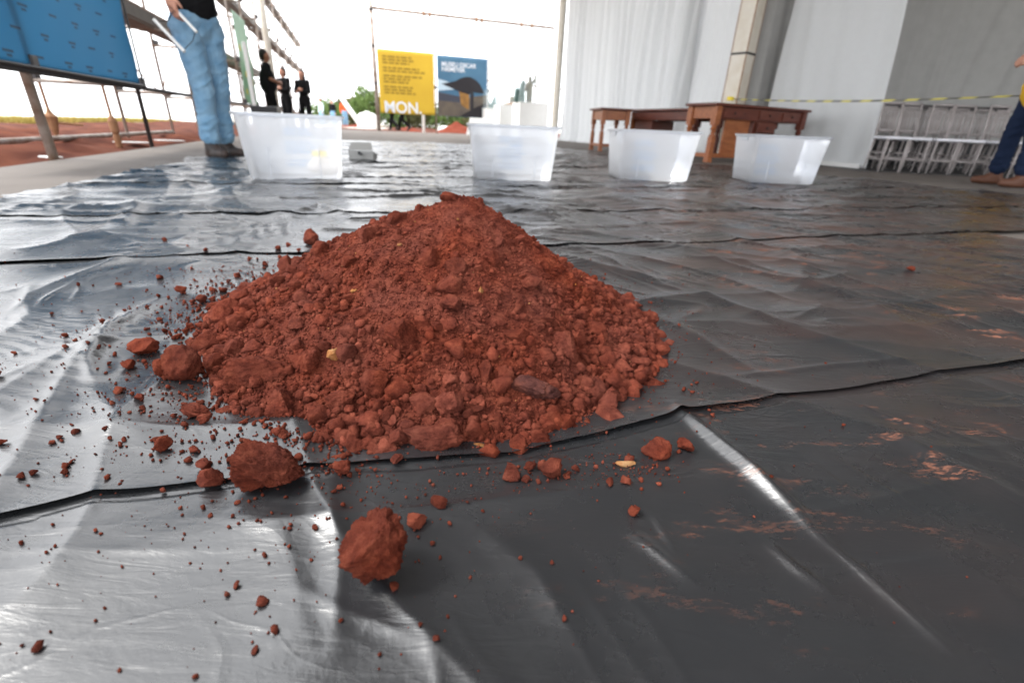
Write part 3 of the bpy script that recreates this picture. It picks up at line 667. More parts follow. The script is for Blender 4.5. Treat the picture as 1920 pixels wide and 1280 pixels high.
SMALL = [(244, 694, 26), (312, 854, 28), (1140, 916, 22), (1173, 916, 20), (1282, 850, 28), (492, 1136, 22), (740, 1108, 22), (0, 718, 20), (388, 884, 26), (432, 872, 16), (562, 872, 20),
         (230, 748, 18), (480, 1222, 16), (268, 762, 16), (48, 910, 16), (70, 902, 13), (10, 848, 18), (125, 634, 12), (196, 610, 12), (310, 456, 10), (386, 476, 9), (420, 556, 18),
         (345, 558, 20), (540, 462, 12), (522, 468, 12), (148, 536, 9), (223, 536, 10), (300, 524, 12), (410, 608, 22), (385, 800, 24), (1297, 742, 10), (1078, 886, 16), (985, 906, 18),
         (1060, 902, 14), (1008, 910, 14), (594, 1004, 14), (640, 928, 12), (428, 1118, 12), (975, 1054, 9), (130, 888, 14), (140, 880, 10), (105, 845, 10), (205, 830, 9), (118, 836, 10), (1122, 1092, 6),
         (820, 1210, 14), (712, 1232, 9), (788, 1182, 9), (365, 1270, 12), (226, 1258, 10), (560, 470, 9), (640, 470, 9), (208, 690, 9), (330, 790, 12), (355, 870, 13), (300, 842, 14), (625, 886, 14),
         (810, 1022, 10), (826, 1048, 9), (905, 966, 8), (1280, 738, 8), (1305, 724, 8), (172, 662, 9), (236, 588, 8), (98, 588, 7), (468, 490, 10), (445, 520, 14), (498, 500, 12), (336, 640, 16), (360, 620, 14), (372, 640, 18), (384, 575, 20), (400, 555, 16)]
for k, (px, py, wpx) in enumerate(SMALL):
    loose(px, py, wpx, (1, .85, .8), 'small loose crumb of red soil scattered on the black plastic', group='small crumbs scattered around the pile', seed=k, yaw=random.uniform(0, 6), name='soil_crumb')
# the fine scatter nobody could count
def scatter(n, seed):
    rg = np.random.default_rng(seed); th = rg.uniform(-np.pi, np.pi, n); side = .35 + .65 * np.clip(np.cos(th - R(195)), 0, 1)
    ex = rg.exponential(.11, n) * side * 1.7 - .01; RR = np.interp(th, _pa, _pr)
    x = PILE_C[0] + np.cos(th) * (RR + ex); y = PILE_C[1] + np.sin(th) * (RR + ex)
    k = rg.random(n) < (.25 + .75 * side); return x[k], y[k]
x1, y1 = scatter(4600, 4)
px = RNG.uniform(0, 1, 150); py = RNG.uniform(0, 1, 150)
x2 = np.array([gnd(-40 + 900 * a_ ** 1.2, 470 + 800 * b_)[0] for a_, b_ in zip(px, py)]); y2 = np.array([gnd(-40 + 900 * a_ ** 1.2, 470 + 800 * b_)[1] for a_, b_ in zip(px, py)])
_t = RNG.uniform(R(150), R(262), 1100); _e = RNG.exponential(.045, 1100) - .012; _R = np.interp((_t + np.pi) % (2 * np.pi) - np.pi, _pa, _pr)
xe = PILE_C[0] + np.cos(_t) * (_R + _e); ye = PILE_C[1] + np.sin(_t) * (_R + _e); re_ = .0019 * np.exp(RNG.normal(0, .5, 1100)); ze = film_z(xe, ye) + re_ * .45
tag(link('loose_crumbs', stuff_mesh('loose_crumbs', np.stack([xe - PILE_C[0], ye - PILE_C[1], ze], -1), re_, 2, 10, 6), 'soil', pile), kind='stuff')
cl = []
for cx, cy, nn, sp in ((1170, 900, 160, .025), (1000, 905, 140, .03), (640, 905, 90, .03), (380, 870, 120, .04), (700, 950, 90, .05), (400, 760, 200, .05), (380, 600, 260, .06), (440, 520, 220, .08), (1270, 770, 50, .03), (620, 1030, 60, .04)):
    c = gnd(cx, cy)[:2]; cl.append(c + RNG.normal(0, sp, (nn, 2)) * np.array([1.3, .6]))
cl = np.concatenate(cl)
xs = np.concatenate([x1, x2, cl[:, 0]]); ys = np.concatenate([y1, y2, cl[:, 1]])
rad = .00085 * np.exp(RNG.normal(0, .65, len(xs))); zs = film_z(xs, ys) + rad * .45
o = link('soil_scatter', stuff_mesh('soil_scatter', np.stack([xs, ys, zs], -1), rad, 1, 8, 3), 'soil')
tag(o, 'fine red soil grains strewn over the plastic around the pile', 'soil', kind='stuff')

# ------------------------------------------------------------------ people
def capsule(mb, p0, r0, p1, r1, flat=1.0, n=14):
    p0 = Vector(p0); p1 = Vector(p1); d = p1 - p0; L = d.length
    d = d / L if L > 1e-6 else Vector((0, 0, 1))
    u = Vector((1, 0, 0)) if abs(d.z) > .7 else d.cross(Vector((0, 0, 1))).normalized()
    w_ = d.cross(u).normalized(); u = w_.cross(d).normalized()
    rings = [(p0 - d * r0 * math.sin(a_), r0 * math.cos(a_)) for a_ in (R(75), R(50), R(25), 0)] + [(p1 + d * r1 * math.sin(a_), r1 * math.cos(a_)) for a_ in (0, R(25), R(50), R(75))]
    v = [];
    for c, r in rings: v += [c + u * math.cos(2 * math.pi * i / n) * r + w_ * math.sin(2 * math.pi * i / n) * r * flat for i in range(n)]
    k = len(rings); f = [(j * n + i, j * n + (i + 1) % n, (j + 1) * n + (i + 1) % n, (j + 1) * n + i) for j in range(k - 1) for i in range(n)]
    mb.add(v, f + [tuple(range(n - 1, -1, -1)), tuple(range((k - 1) * n, k * n))])
def blob(name, caps, mt, parent, vox, it=4, folds=0):
    mb = MB()
    for c in caps: capsule(mb, *c)
    me = mb.mesh('tmp'); o = bpy.data.objects.new('tmp', me); COL.objects.link(o)
    m = o.modifiers.new('r', 'REMESH'); m.mode = 'VOXEL'; m.voxel_size = vox; m.use_smooth_shade = True
    s_ = o.modifiers.new('s', 'SMOOTH'); s_.factor = .5; s_.iterations = it
    dg = bpy.context.evaluated_depsgraph_get(); out = bpy.data.meshes.new_from_object(o.evaluated_get(dg))
    bpy.data.objects.remove(o); bpy.data.meshes.remove(me); out.name = name; out.materials.clear()
    if folds:                                             # creases of the cloth, tighter at knee and ankle
        n_ = len(out.vertices); co = np.empty(n_ * 3, np.float32); out.vertices.foreach_get('co', co); co = co.reshape(-1, 3); no = np.empty(n_ * 3, np.float32); out.vertices.foreach_get('normal', no); no = no.reshape(-1, 3)
        q = noise3(co * np.array([5, 5, 16]) + np.stack([co[:, 2] * 3, 0 * co[:, 0], co[:, 0] * 9], -1)); am = .45 + .9 * np.exp(-((co[:, 2] - .20) / .10) ** 2) + .5 * np.exp(-((co[:, 2] - .52) / .09) ** 2) + .6 * np.exp(-((co[:, 2] - .86) / .08) ** 2)
        co = co + no * (folds * am * ((1 - np.abs(q)) ** 3 - .4 + .5 * noise3(co * 26)))[:, None]; out.vertices.foreach_set('co', co.astype(np.float32).ravel()); out.update()
    return link(name, out, mt, parent)
def person(label, loc, rz, sc=1.0, vox=.012, shirt='tshirt', trousers='navy', shoes='boot', skin='skin', arms='down', legs='stand', hair='short', long_sleeve=False, group=None, tuck=.94, belly=0, cuff=True):
    root = thing('person', label, 'person', loc, rz, group); root.scale = (sc, sc, sc)
    S = lambda p, sx: (p[0] * sx, p[1], p[2])
    sh = {k: S((.185, 0, 1.43), k) for k in (-1, 1)}
    if arms == 'down': el = {k: S((.245, -.03, 1.15), k) for k in sh}; wrs = {k: S((.25, .04, .91), k) for k in sh}; hd = {k: (0, .15, -1) for k in sh}
    elif arms == 'hold': el = {1: (.27, -.02, 1.22), -1: (-.20, -.10, 1.17)}; wrs = {1: (.26, .15, 1.07), -1: (-.10, -.20, 1.02)}; hd = {1: (-.05, .25, -1), -1: (0, .1, -1)}
    elif arms == 'folded': el = {k: S((.25, .06, 1.16), k) for k in sh}; wrs = {k: S((.02, .23, 1.17 + .03 * k), k) for k in sh}; hd = {k: S((-1, .05, .1), k) for k in sh}
    else: el = {k: S((.24, .02, 1.16), k) for k in sh}; wrs = {k: S((.12, .24, 1.10), k) for k in sh}; hd = {k: S((-.7, .5, 0), k) for k in sh}
    hip = {k: S((.095, 0, .92), k) for k in sh}
    if legs == 'walk': kn = {1: (.09, .20, .52), -1: (-.09, -.03, .50)}; an = {1: (.09, .26, .12), -1: (-.09, -.36, .20)}
    elif legs == 'wide': kn = {k: S((.14, .03, .50), k) for k in sh}; an = {k: S((.19, -.01, .09), k) for k in sh}
    else: kn = {k: S((.085, .03 + .03 * k, .50), k) for k in sh}; an = {k: S((.09, -.02 + .045 * k, .09), k) for k in sh}
    V = Vector; C = []
    # skin: one body
    C += [((0, 0, 1.00), .125, (0, 0, 1.12), .115, .72), ((0, 0, 1.12), .12, (0, 0, 1.34), .14, .66), ((-.12, 0, 1.41), .06, (.12, 0, 1.41), .06), ((0, 0, 1.44), .055, (0, .02, 1.56), .052)]
    C += [((0, .015, 1.66), .088, (0, .025, 1.63), .082, 1.1), ((0, .05, 1.58), .058, (0, .04, 1.62), .07), ((0, .105, 1.62), .012, (0, .122, 1.605), .015)]
    for k in sh:
        C += [((.082 * k, .01, 1.645), .018, (.084 * k, .005, 1.615), .014)]
        C += [(sh[k], .052, el[k], .040), (el[k], .041, wrs[k], .028), (hip[k], .085, kn[k], .056), (kn[k], .055, an[k], .038)]
        h = V(hd[k]).normalized(); q = V(wrs[k]); side = V((-k, 0, 0)) if abs(h.x) < .5 else V((0, 0, 1)); fwd = h.cross(side).normalized() * (1 if arms != 'x' else -1)
        fwd = V((0, 1, 0)) if abs(h.x) < .5 else V((0, 0, 1)); fwd = (fwd - h * fwd.dot(h)).normalized(); palm = V((-k, 0, 0)) if abs(h.x) < .5 else V((0, -1, 0))
        C += [(q, .028, q + h * .05, .032), (q + h * .04 + fwd * .022, .021, q + h * .085 + fwd * .024, .018), (q + h * .04 - fwd * .022, .021, q + h * .08 - fwd * .024, .017)]
        for j, (off, ln) in enumerate(((.030, .070), (.011, .078), (-.009, .072), (-.028, .056))):
            b0 = q + h * .085 + fwd * off; b1 = b0 + h * ln * .55 + palm * .010; b2 = b1 + (h * .45 + palm * .9).normalized() * ln * .55
            C += [(b0, .0098, b1, .009), (b1, .009, b2, .008)]
        t0 = q + h * .025 + fwd * .03; t1 = t0 + (h * .7 + fwd * .6 + palm * .3).normalized() * .045; C += [(t0, .013, t1, .011), (t1, .011, t1 + (h + palm * .5).normalized() * .03, .009)]
    blob('body', C, skin, root, vox if vox > .006 else .0055, 2 if vox < .007 else 3)
    # shirt
    z0 = tuck
    D = [((0, .0, z0 + .12), .150 + belly, (0, .0, 1.20), .150 + belly * .8, .78), ((0, 0, 1.18), .150, (0, 0, 1.36), .162, .70), ((-.12, 0, 1.41), .078, (.12, 0, 1.41), .078), ((-.10, 0, 1.43), .06, (.10, 0, 1.43), .06)]
    for k in sh:
        e = V(sh[k]).lerp(V(el[k]), 1 if long_sleeve else .72); D += [(sh[k], .072, e, .060 if long_sleeve else .066)]
        if long_sleeve: D += [(el[k], .058, wrs[k], .042)]
    blob('shirt', D, shirt, root, max(vox, .008), 6, .007)
    # trousers
    E_ = [((-.055, 0, .97), .118, (.055, 0, .97), .118, 1), ((0, 0, 1.02), .135, (0, 0, .93), .14, .82)]
    for k in sh:
        a_ = V(an[k]); kk = V(kn[k]); E_ += [(hip[k], .104, kk, .078), (kk, .076, a_ + V((0, 0, .10 if cuff else .03)), .066)]
        if cuff:
            for zz, rr in ((.085, .074), (.14, .069), (.20, .072)):
                c = a_.lerp(kk, zz / .41); E_ += [(c + V((0, -.004, .006)), rr, c + V((0, .006, -.006)), rr)]
    blob('trousers', E_, trousers, root, max(vox, .008), 4, .011 if cuff else 0)
    for k in sh:
        a_ = V(an[k]); pt = -.55 if (legs == 'walk' and k == -1) else 0
        fw_ = V((.10 * k, 1, 0)).normalized(); fw_ = (fw_ + V((0, 0, pt))).normalized(); g_ = V((0, 0, -1)) if pt == 0 else V((0, -.45, -.9)).normalized()
        sole = a_ + g_ * .048
        F_ = [(a_ + V((0, 0, .03)), .050, a_ + V((0, -.01, -.03)), .050), (sole - fw_ * .05, .040, sole + fw_ * .10, .044), (sole + fw_ * .08, .046, sole + fw_ * .165, .036), (a_ + fw_ * .02, .046, sole + fw_ * .09, .04)]
        blob('shoe', F_, shoes, root, max(vox, .008), 2)
    Hh = [((0, -.012, 1.70), .088, (0, -.018, 1.66), .088, 1.08), ((0, -.04, 1.64), .075, (0, -.045, 1.58), .055)]
    if hair == 'long': Hh += [((.0, -.05, 1.60), .085, (.0, -.07, 1.42), .075, .6), ((-.06, -.02, 1.62), .04, (-.09, -.01, 1.45), .035), ((.06, -.02, 1.62), .04, (.09, -.01, 1.45), .035)]
    blob('hair', Hh, 'hair', root, max(vox, .009), 3)
    eye = MB()
    for k in (-1, 1):
        e = MB().lathe([(.001, -.008), (.007, -.004), (.008, 0), (.007, .004), (.001, .008)], 8, c=(.032 * k, .100, 1.645)).build('eye', 'black', root, True)
    return root, wrs, hd

fm = gnd(412, 298)
man, mw, mh = person('man in black t-shirt, light blue jeans and dusty boots holding white sticks', (fm[0] + .03, fm[1], .012), R(-116), 1.07, .0055, trousers='jeans', arms='hold', belly=.02, tuck=.93)
# two white sticks joined by a dark cord, held in his hand
hp = man.matrix_basis @ (Vector(mw[1]) + Vector(mh[1]).normalized() * .125 + Vector((-.02, 0, 0)))
sk = thing('wooden_stick_pair', "two short white sticks on a dark cord hanging from the man's hand", 'sticks', hp)
d = Vector((.62, -.12, -.62)).normalized(); o1 = Vector((.02, -.02, .02)); o2 = Vector((-.13, -.08, -.05))
MB().cyl(o1 - d * .05, o1 + d * .17, .011, .011, 10).build('stick', 'white', sk); MB().cyl(o2 - d * .02, o2 + d * .27, .012, .012, 10).build('stick', 'white', sk)
MB().tube([o1 + d * .16, o1 + d * .15 + Vector((-.03, 0, -.07)), o2 + d * .26], .003, 6).build('cord', 'black', sk)
MB().tube([o1 - d * .04, (o1 + o2) / 2 + Vector((0, 0, -.02)), o2], .003, 6).build('cord', 'black', sk)

def at(px, dist, z=0.0):                         # a spot on the slab in the pixel's direction, dist metres ahead
    d = ray(px, 250); k = dist / math.hypot(d[0], d[1]); return Vector((d[0] * k, d[1] * k, z))
pA = at(517, 14.3); person('person in black short-sleeved shirt and black trousers with bent arms by the white pole', pA, R(-52), 1.03, .013, skin='skin2', trousers='tshirt', arms='front', belly=.085)
pB = at(546, 17.6); person('person in black long sleeves with dark hair, half hidden by the bent-armed person', pB, R(150), .98, .014, trousers='tshirt', arms='folded', long_sleeve=True, hair='short')
pC = at(579, 17.6); person('person in black with long dark hair and folded arms standing apart', pC, R(165), .97, .014, trousers='tshirt', arms='folded', long_sleeve=True, hair='long', legs='wide')
person('far person in pale blue shirt and light jeans', at(607, 39, -.03), R(140), 1.0, .02, shirt='pale', trousers='jeans', long_sleeve=True, cuff=False)
person('far person in black top and blue jeans beside the orange vest', at(628, 40, -.03), R(170), .97, .02, trousers='jeans', long_sleeve=True, cuff=False)
person('far worker in bright orange vest and jeans by the white boom', at(650, 38, -.03), R(-160), 1.0, .02, shirt='orange', trousers='jeans', long_sleeve=True, cuff=False)
person('walking person in black trousers seen under the yellow banner, stepping off', at(738, 25.6), R(60), 1.0, .018, trousers='tshirt', legs='walk', cuff=False)
person('walking person in black trousers and boots close behind another, under the yellow banner', at(757, 25.2), R(75), 1.0, .018, trousers='tshirt', legs='walk', cuff=False)
fy = gnd(1893, 350); person('person in yellow shirt, navy trousers and brown shoes at the hazard tape', (fy[0] - .02, fy[1] + .05, .0), R(78), 1.06, .010, shirt='ycloth', trousers='navy', shoes='shoe', legs='wide', arms='front', tuck=.77, belly=.06)

# ------------------------------------------------------------------ frosted boxes
def make_box():
    r = thing('storage_box', 'x', 'storage box'); h = .355
    def rr(w_, d_, z, rad=.05, n=5):
        pts = []
        for cx, cy, a0 in ((w_ / 2 - rad, d_ / 2 - rad, 0), (-w_ / 2 + rad, d_ / 2 - rad, 90), (-w_ / 2 + rad, -d_ / 2 + rad, 180), (w_ / 2 - rad, -d_ / 2 + rad, 270)):
            pts += [(cx + rad * math.cos(R(a0 + 90 * i / n)), cy + rad * math.sin(R(a0 + 90 * i / n)), z) for i in range(n + 1)]
        return pts
    def loft(rings, cap0=True, cap1=False):
        mb = MB(); n = len(rings[0]); v = [p for q in rings for p in q]
        f = [(j * n + i, j * n + (i + 1) % n, (j + 1) * n + (i + 1) % n, (j + 1) * n + i) for j in range(len(rings) - 1) for i in range(n)]
        if cap0: f.append(tuple(range(n - 1, -1, -1)))
        if cap1: f.append(tuple(range((len(rings) - 1) * n, len(rings) * n)))
        return mb.add(v, f)
    w0, d0, w1, d1 = .50, .34, .56, .39
    ring = lambda f, ins, z: rr(w0 + (w1 - w0) * f - 2 * ins, d0 + (d1 - d0) * f - 2 * ins, z, .032)
    loft([ring(0, .015, 0), ring(.03, 0, .012), ring(.5, 0, h * .5), ring(.9, 0, h * .9), ring(1, 0, h - .02), ring(1, 0, h - .004)]).build('body', 'box', r, True)
    loft([rr(w1 + .020, d1 + .020, h - .016, .055), rr(w1 + .032, d1 + .032, h - .014, .058), rr(w1 + .032, d1 + .032, h - .002, .058), rr(w1 + .026, d1 + .026, h, .052), rr(w1 - .004, d1 - .004, h, .045), rr(w1 - .004, d1 - .004, h - .02, .045)], False).build('rim', 'box', r, True)
    for sx in (-1, 1):
        MB().box((sx * (w1 / 2 + .002), 0, h - .032), (.010, .12, .03), bev=.003).build('handle', 'box', r, True)
        MB().box((sx * .135, -(d0 / 2 + .0105), h * .44), (.006, .004, h * .78), rx=R(-4.0), bev=.001).build('rib', 'box', r, True)
    return r, w0, d0, d1, h
bx, bw0, bd0, bd1, bh = make_box()
BOXES = [((467, 345), (647, 346), 'clear frosted storage box holding a bag of white powder', 1.02, .02), ((880, 342), (1040, 346), 'empty clear frosted box with a blue label, in front of the white plinths', 1.10, -.06),
         ((1147, 344), (1297, 348), 'empty clear frosted box in front of the wooden desks', 1.10, -.10), ((1388, 350), (1533, 355), 'empty clear frosted box standing closest to the bay of clear chairs', 1.06, -.10)]
for k, (l, r_, lab, sc_, dr) in enumerate(BOXES):
    a_ = gnd(*l); b_ = gnd(*r_); ang = math.atan2(b_[1] - a_[1], b_[0] - a_[0]) + dr; c = (a_ + b_) / 2
    c = c + np.array([-math.sin(ang), math.cos(ang), 0]) * bd0 * .5
    q = bx if k == 0 else dup(bx); q.location = (c[0], c[1], sheet_z(c[0], c[1]) + .004); q.rotation_euler = (0, 0, ang); q.scale = (sc_, sc_, 1.02); q['label'] = lab; q['group'] = 'frosted storage boxes in a row on the plastic'
    if k < 2:                                             # pale blue print on the far wall of the box
        mb = MB(); rg = random.Random(k)
        for j in range(9):
            zc = .06 + j * .026; n = rg.randint(2, 4); x0 = -.09 + (0.012 * j if k else 0)
            if j in (2, 6) and not k: continue
            wl = (.19 - (.016 * j if k else 0)) * rg.uniform(.8, 1); x = x0
            for i in range(n):
                ww = wl / n * rg.uniform(.7, .95); mb.box((x + ww / 2 + .02, bd0 / 2 + (bd1 - bd0) / 2 * zc / bh - .009, zc), (ww, .002, .010 if j % 3 else .016), rx=R(-6.4) * -1); x += wl / n
        tag(mb.build('print', 'blueprint', q), kind='stuff')
    if k == 0: box1 = q
mw1 = box1.matrix_basis
bg_ = thing('powder_bag', 'tied plastic bag of white powder with yellow tag inside a clear box', 'bag', mw1 @ Vector((.145, -.075, .020)), box1.rotation_euler.z)
blob('bag', [((-.04, 0, .05), .048, (.04, 0, .05), .05, .9), ((0, 0, .075), .055, (0, .0, .08), .05), ((.05, .01, .045), .045, (.03, -.01, .05), .05)], 'bag', bg_, .006, 4)
MB().box((-.01, -.045, .128), (.085, .006, .03), rx=R(-25), bev=.002).build('tag', 'tag', bg_)
MB().cyl((0, 0, .12), (0, 0, .15), .022, .035, 10).build('bag_neck', 'bag', bg_, True)

# ------------------------------------------------------------------ grey scoop
sp_ = gnd(680, 304); sc = thing('dustpan', 'dull grey metal dustpan lying open on the far plastic', 'dustpan', (sp_[0], sp_[1], .02), R(12))
mb = MB(); mb.add([(-.11, -.10, .0), (.11, -.10, .0), (.13, .12, .01), (-.13, .12, .01), (-.11, -.10, .09), (.11, -.10, .09), (.135, .12, .045), (-.135, .12, .045)], [(0, 1, 2, 3), (0, 4, 5, 1), (1, 5, 6, 2), (0, 3, 7, 4)])
o = mb.build('pan', 'scoop', sc); sf = o.modifiers.new('s', 'SOLIDIFY'); sf.thickness = .004
MB().add([(-.112, -.10, .093), (.112, -.10, .093), (.09, .03, .155), (-.09, .03, .155), (-.112, -.10, .097), (.112, -.10, .097), (.09, .03, .159), (-.09, .03, .159)], [(3, 2, 1, 0), (4, 5, 6, 7), (0, 1, 5, 4), (1, 2, 6, 5), (2, 3, 7, 6), (3, 0, 4, 7)]).build('hood', 'scoop', sc)
MB().cyl((0, -.10, .06), (0, -.24, .075), .014, .016, 10).build('handle', 'black', sc)

# ------------------------------------------------------------------ desks
def leg_part(par, x, y, h, mt, s_=.075):
    mb = MB(); mb.box((x, y, h - .13), (s_, s_, .26), bev=.004)
    pr = [(.030, .42), (.036, .43), (.036, .445), (.022, .455), (.026, .50), (.037, .535), (.024, .555), (.032, .565), (.032, .58)]
    z1 = h - .26; pr = [(r_ * s_ / .075, z - .58 + z1) for r_, z in pr]; mb.lathe(pr, 12, c=(x, y, 0))
    zz = pr[0][1]; mb.box((x, y, zz / 2 + .02), (s_ * .82, s_ * .82, zz - .04), bev=.004); mb.box((x, y, .022), (s_ * .92, s_ * .92, .044), bev=.004)
    return mb.build('leg', mt, par)
def drawer(par, x, y, z, w_, h, d_=.025):
    o = MB().box((x, y, z), (w_, d_, h), bev=.005).build('drawer', 'redwood', par); MB().lathe([(.004, 0), (.008, .008), (.016, .018), (.012, .028), (.002, .031)], 10).build('knob', 'black', o)
    k = o.children[0]; k.location = (x, y - d_ / 2, z); k.rotation_euler = (R(90), 0, 0)
F0 = gnd(1345, 192, .82); dA = thing('writing_desk', 'heavy orange brown desk with turned legs and dark drawers behind the boxes', 'desk', (F0[0], F0[1], 0), R(25.6))
L_, W_, HH = 2.10, .64, .82
MB().box((L_ / 2, W_ / 2, HH - .018), (L_, W_, .036), bev=.008).build('tabletop', 'redwood', dA)
for x, mt in ((.10, 'wood'), (L_ - .10, 'redwood')):  # lit end in lighter wood, other end darker: light put into the colour
    for y in (.07, W_ - .07): leg_part(dA, x, y, HH - .037, mt, .10)
MB().box((.10, W_ / 2, HH - .125), (.05, W_ - .24, .17), bev=.004).build('end_apron', 'wood', dA)
MB().box((L_ - .10, W_ / 2, HH - .125), (.05, W_ - .24, .17), bev=.004).build('end_apron', 'redwood', dA)
MB().box((L_ / 2, .075, HH - .125), (L_ - .31, .04, .17), bev=.004).build('front_apron', 'redwood', dA)
MB().box((L_ / 2, W_ - .075, HH - .125), (L_ - .31, .04, .17), bev=.004).build('back_apron', 'redwood', dA)
for x in (.42, 1.18, 1.70): drawer(dA, x, .045, HH - .125, .40, .12)
for k in range(3): drawer(dA, 1.18, .045, HH - .30 - k * .15, .40, .13)
MB().box((1.18, W_ / 2 + .01, .40), (.46, W_ - .16, .42), bev=.006).build('pedestal', 'redwood', dA)
MB().box((.62, .12, .36), (.52, .03, .50), bev=.006).build('front_panel', 'wood', dA)
MB().box((.70, .075, .10), (1.08, .05, .06), bev=.004).build('stretcher', 'wood', dA); MB().box((.10, W_ / 2, .10), (.05, W_ - .24, .06), bev=.004).build('stretcher', 'wood', dA)
sT = thing('side_table', 'small orange brown side table with turned legs against the long dark desk', 'table', (1.60, 10.36, 0), R(8))
MB().box((.27, .36, .782), (.66, .84, .034), bev=.007).build('tabletop', 'redwood', sT)
for x in (.03, .53):
    for y in (.03, .69): leg_part(sT, x, y, .763, 'wood', .085)
MB().box((.28, .02, .675), (.40, .03, .17), bev=.004).build('apron', 'wood', sT); MB().box((.02, .36, .675), (.03, .56, .17), bev=.004).build('apron', 'wood', sT)
MB().box((.28, .70, .675), (.40, .03, .17), bev=.004).build('apron', 'wood', sT); MB().box((.54, .36, .675), (.03, .56, .17), bev=.004).build('apron', 'wood', sT)
MB().box((.28, .03, .12), (.40, .04, .05), bev=.004).build('stretcher', 'wood', sT); MB().box((.03, .36, .12), (.04, .56, .05), bev=.004).build('stretcher', 'wood', sT)
dB = thing('long_desk', 'long dark red desk with a closed end panel between side table and turned-leg desk', 'desk', (2.27, 10.95, 0), R(-63))
MB().box((.90, .36, .795), (2.0, .80, .036), bev=.008).build('tabletop', 'redwood', dB)
MB().box((.90, .04, .69), (1.62, .035, .15), bev=.004).build('front_apron', 'redwood', dB); MB().box((.90, .68, .69), (1.62, .035, .15), bev=.004).build('back_apron', 'redwood', dB)
MB().box((.02, .36, .39), (.05, .66, .76), bev=.006).build('end_panel', 'wood', dB)
MB().box((.36, .36, .36), (.52, .58, .50), bev=.006).build('pedestal', 'redwood', dB)
for x, y in ((1.78, .05), (1.78, .67), (1.25, .67)): leg_part(dB, x, y, .774, 'redwood', .085)

# ------------------------------------------------------------------ drapes, column, roof
def drape(name, p0, p1, ht, label, mt='drape', amp=.05, wl=.33, seed=0, flare=(0, 0), puddle=.1, hem=0.0, cat='drape', z0=.01):
    p0 = np.array(p0[:2]); p1 = np.array(p1[:2]); L = np.linalg.norm(p1 - p0); d = (p1 - p0) / L; n = np.array([-d[1], d[0]])
    nu = int(L / .035) + 2; nv = 46; u = np.linspace(0, L, nu); v = np.linspace(0, 1, nv) ** 1.3
    U, V_ = np.meshgrid(u, v, indexing='ij'); z = z0 + V_ * (ht - z0)
    ph = U / wl + .7 * n2(U * .9, V_ * .8, seed) ; dep = amp * (.35 + .65 * np.clip(.5 + n2(U * .6, V_ * .6, seed + 3), 0, 1))
    off = dep * np.sin(ph * 2 * np.pi) + .5 * dep * np.sin(ph * 4.7 * np.pi + 1) + .04 * n2(U * .5, V_ * 3, seed + 5)
    off = off + .025 * n2((U + z * .35) * 2.2, z * .7, seed + 6)
    off = off - puddle * np.exp(-z / .12)
    Ux = U + flare[0] * (1 - V_) * (1 - U / L) + flare[1] * (1 - V_) * (U / L)
    X = p0[0] + d[0] * Ux + n[0] * off; Y = p0[1] + d[1] * Ux + n[1] * off
    me = npmesh(name, np.stack([X, Y, z], -1).reshape(-1, 3), gridfaces(nu, nv), True); o = link(name, me, mt)
    s_ = o.modifiers.new('s', 'SOLIDIFY'); s_.thickness = .006
    return tag(o, label, cat)
TW = 7.5
sL = onwall(1045, 262, TW)[0]; sS = onwall(1283, 200, TW)[0]; sG = onwall(1398, 200, TW)[0]; s2 = onwall(1438, 230, TW)[0]; s3 = 6.2
drape('white_drape', H(sL, TW), H(sS, TW), 5.3, 'white pleated drape with a gathered hem hanging behind the side table', seed=1, flare=(.4, 0), amp=.07, wl=.55)
drape('white_drape', H(sS + .6, TW + .10), H(sG, TW + .10), 5.3, 'flat white drape hanging just behind the cream steel column', seed=2, amp=.022, wl=.4, puddle=.03)
drape('white_drape', H(s2, TW - .05), H(s3, TW), 5.3, 'smooth white drape ending at the bay of clear chairs', seed=3, amp=.030, wl=.62, puddle=.02, flare=(0, .45))
MB().box(H((s2 + 5.78) / 2, TW - .10, .035), (.03, abs(s2 - 5.78), .07), AX).build('hem_batten', 'white'); tag(bpy.context.scene.objects['hem_batten'], 'white batten weighting the foot of the smooth drape', 'batten')
# cream column
cs, cz = onwall(1375, 190, 7.0); col = thing('steel_column', 'cream painted square steel column with a black strap before the drapes', 'column', H(cs, 7.0), AX + R(20))
MB().box((0, 0, 2.66), (.30, .30, 5.28), bev=.008).build('shaft', 'cream', col); MB().box((0, 0, .012), (.5, .5, .024), bev=.003).build('base_plate', 'cream', col)
for sx in (-1, 1):
    for sy in (-1, 1): MB().box((sx * .1485, sy * .1485, 2.66), (.014, .014, 5.26)).build('rusty_edge', 'rust', col)
MB().box((0, 0, onwall(1390, 103, 7.0)[1]), (.316, .316, .035), bev=.003).build('strap', 'black', col)
# dark gap behind the column
MB().box(H(7.6, 7.86, 2.6), (.62, .04, 5.2), AX).build('lining_wall', 'greydrape'); tag(bpy.context.scene.objects['lining_wall'], 'dark grey lining seen through the gap between two drapes', 'lining')
spk = thing('speaker_stand', 'black stand half hidden in the gap between the drapes', 'stand', H(7.95, 8.1), AX)
MB().cyl((0, 0, .02), (0, 0, 1.5), .03, .03, 10).build('pole', 'black', spk); MB().box((0, 0, 1.25), (.22, .2, .5), bev=.01).build('case', 'black', spk)
for k in range(3): MB().cyl((0, 0, .45), (.3 * math.cos(k * 2.1), .3 * math.sin(k * 2.1), .02), .015, .015, 8).build('leg', 'black', spk)
# white end post of the drape wall
ep = onend(1034, 200, 18.7)[0]; pe = thing('tent_post', 'pale timber-like tent post at the far end of the drapes', 'post', H(18.7, ep + .15), AX)
MB().box((0, 0, 2.65), (.16, .16, 5.3), bev=.006).build('post', 'cream', pe); MB().box((.10, 0, 2.65), (.04, .30, 5.3)).build('side_board', 'grey', pe)
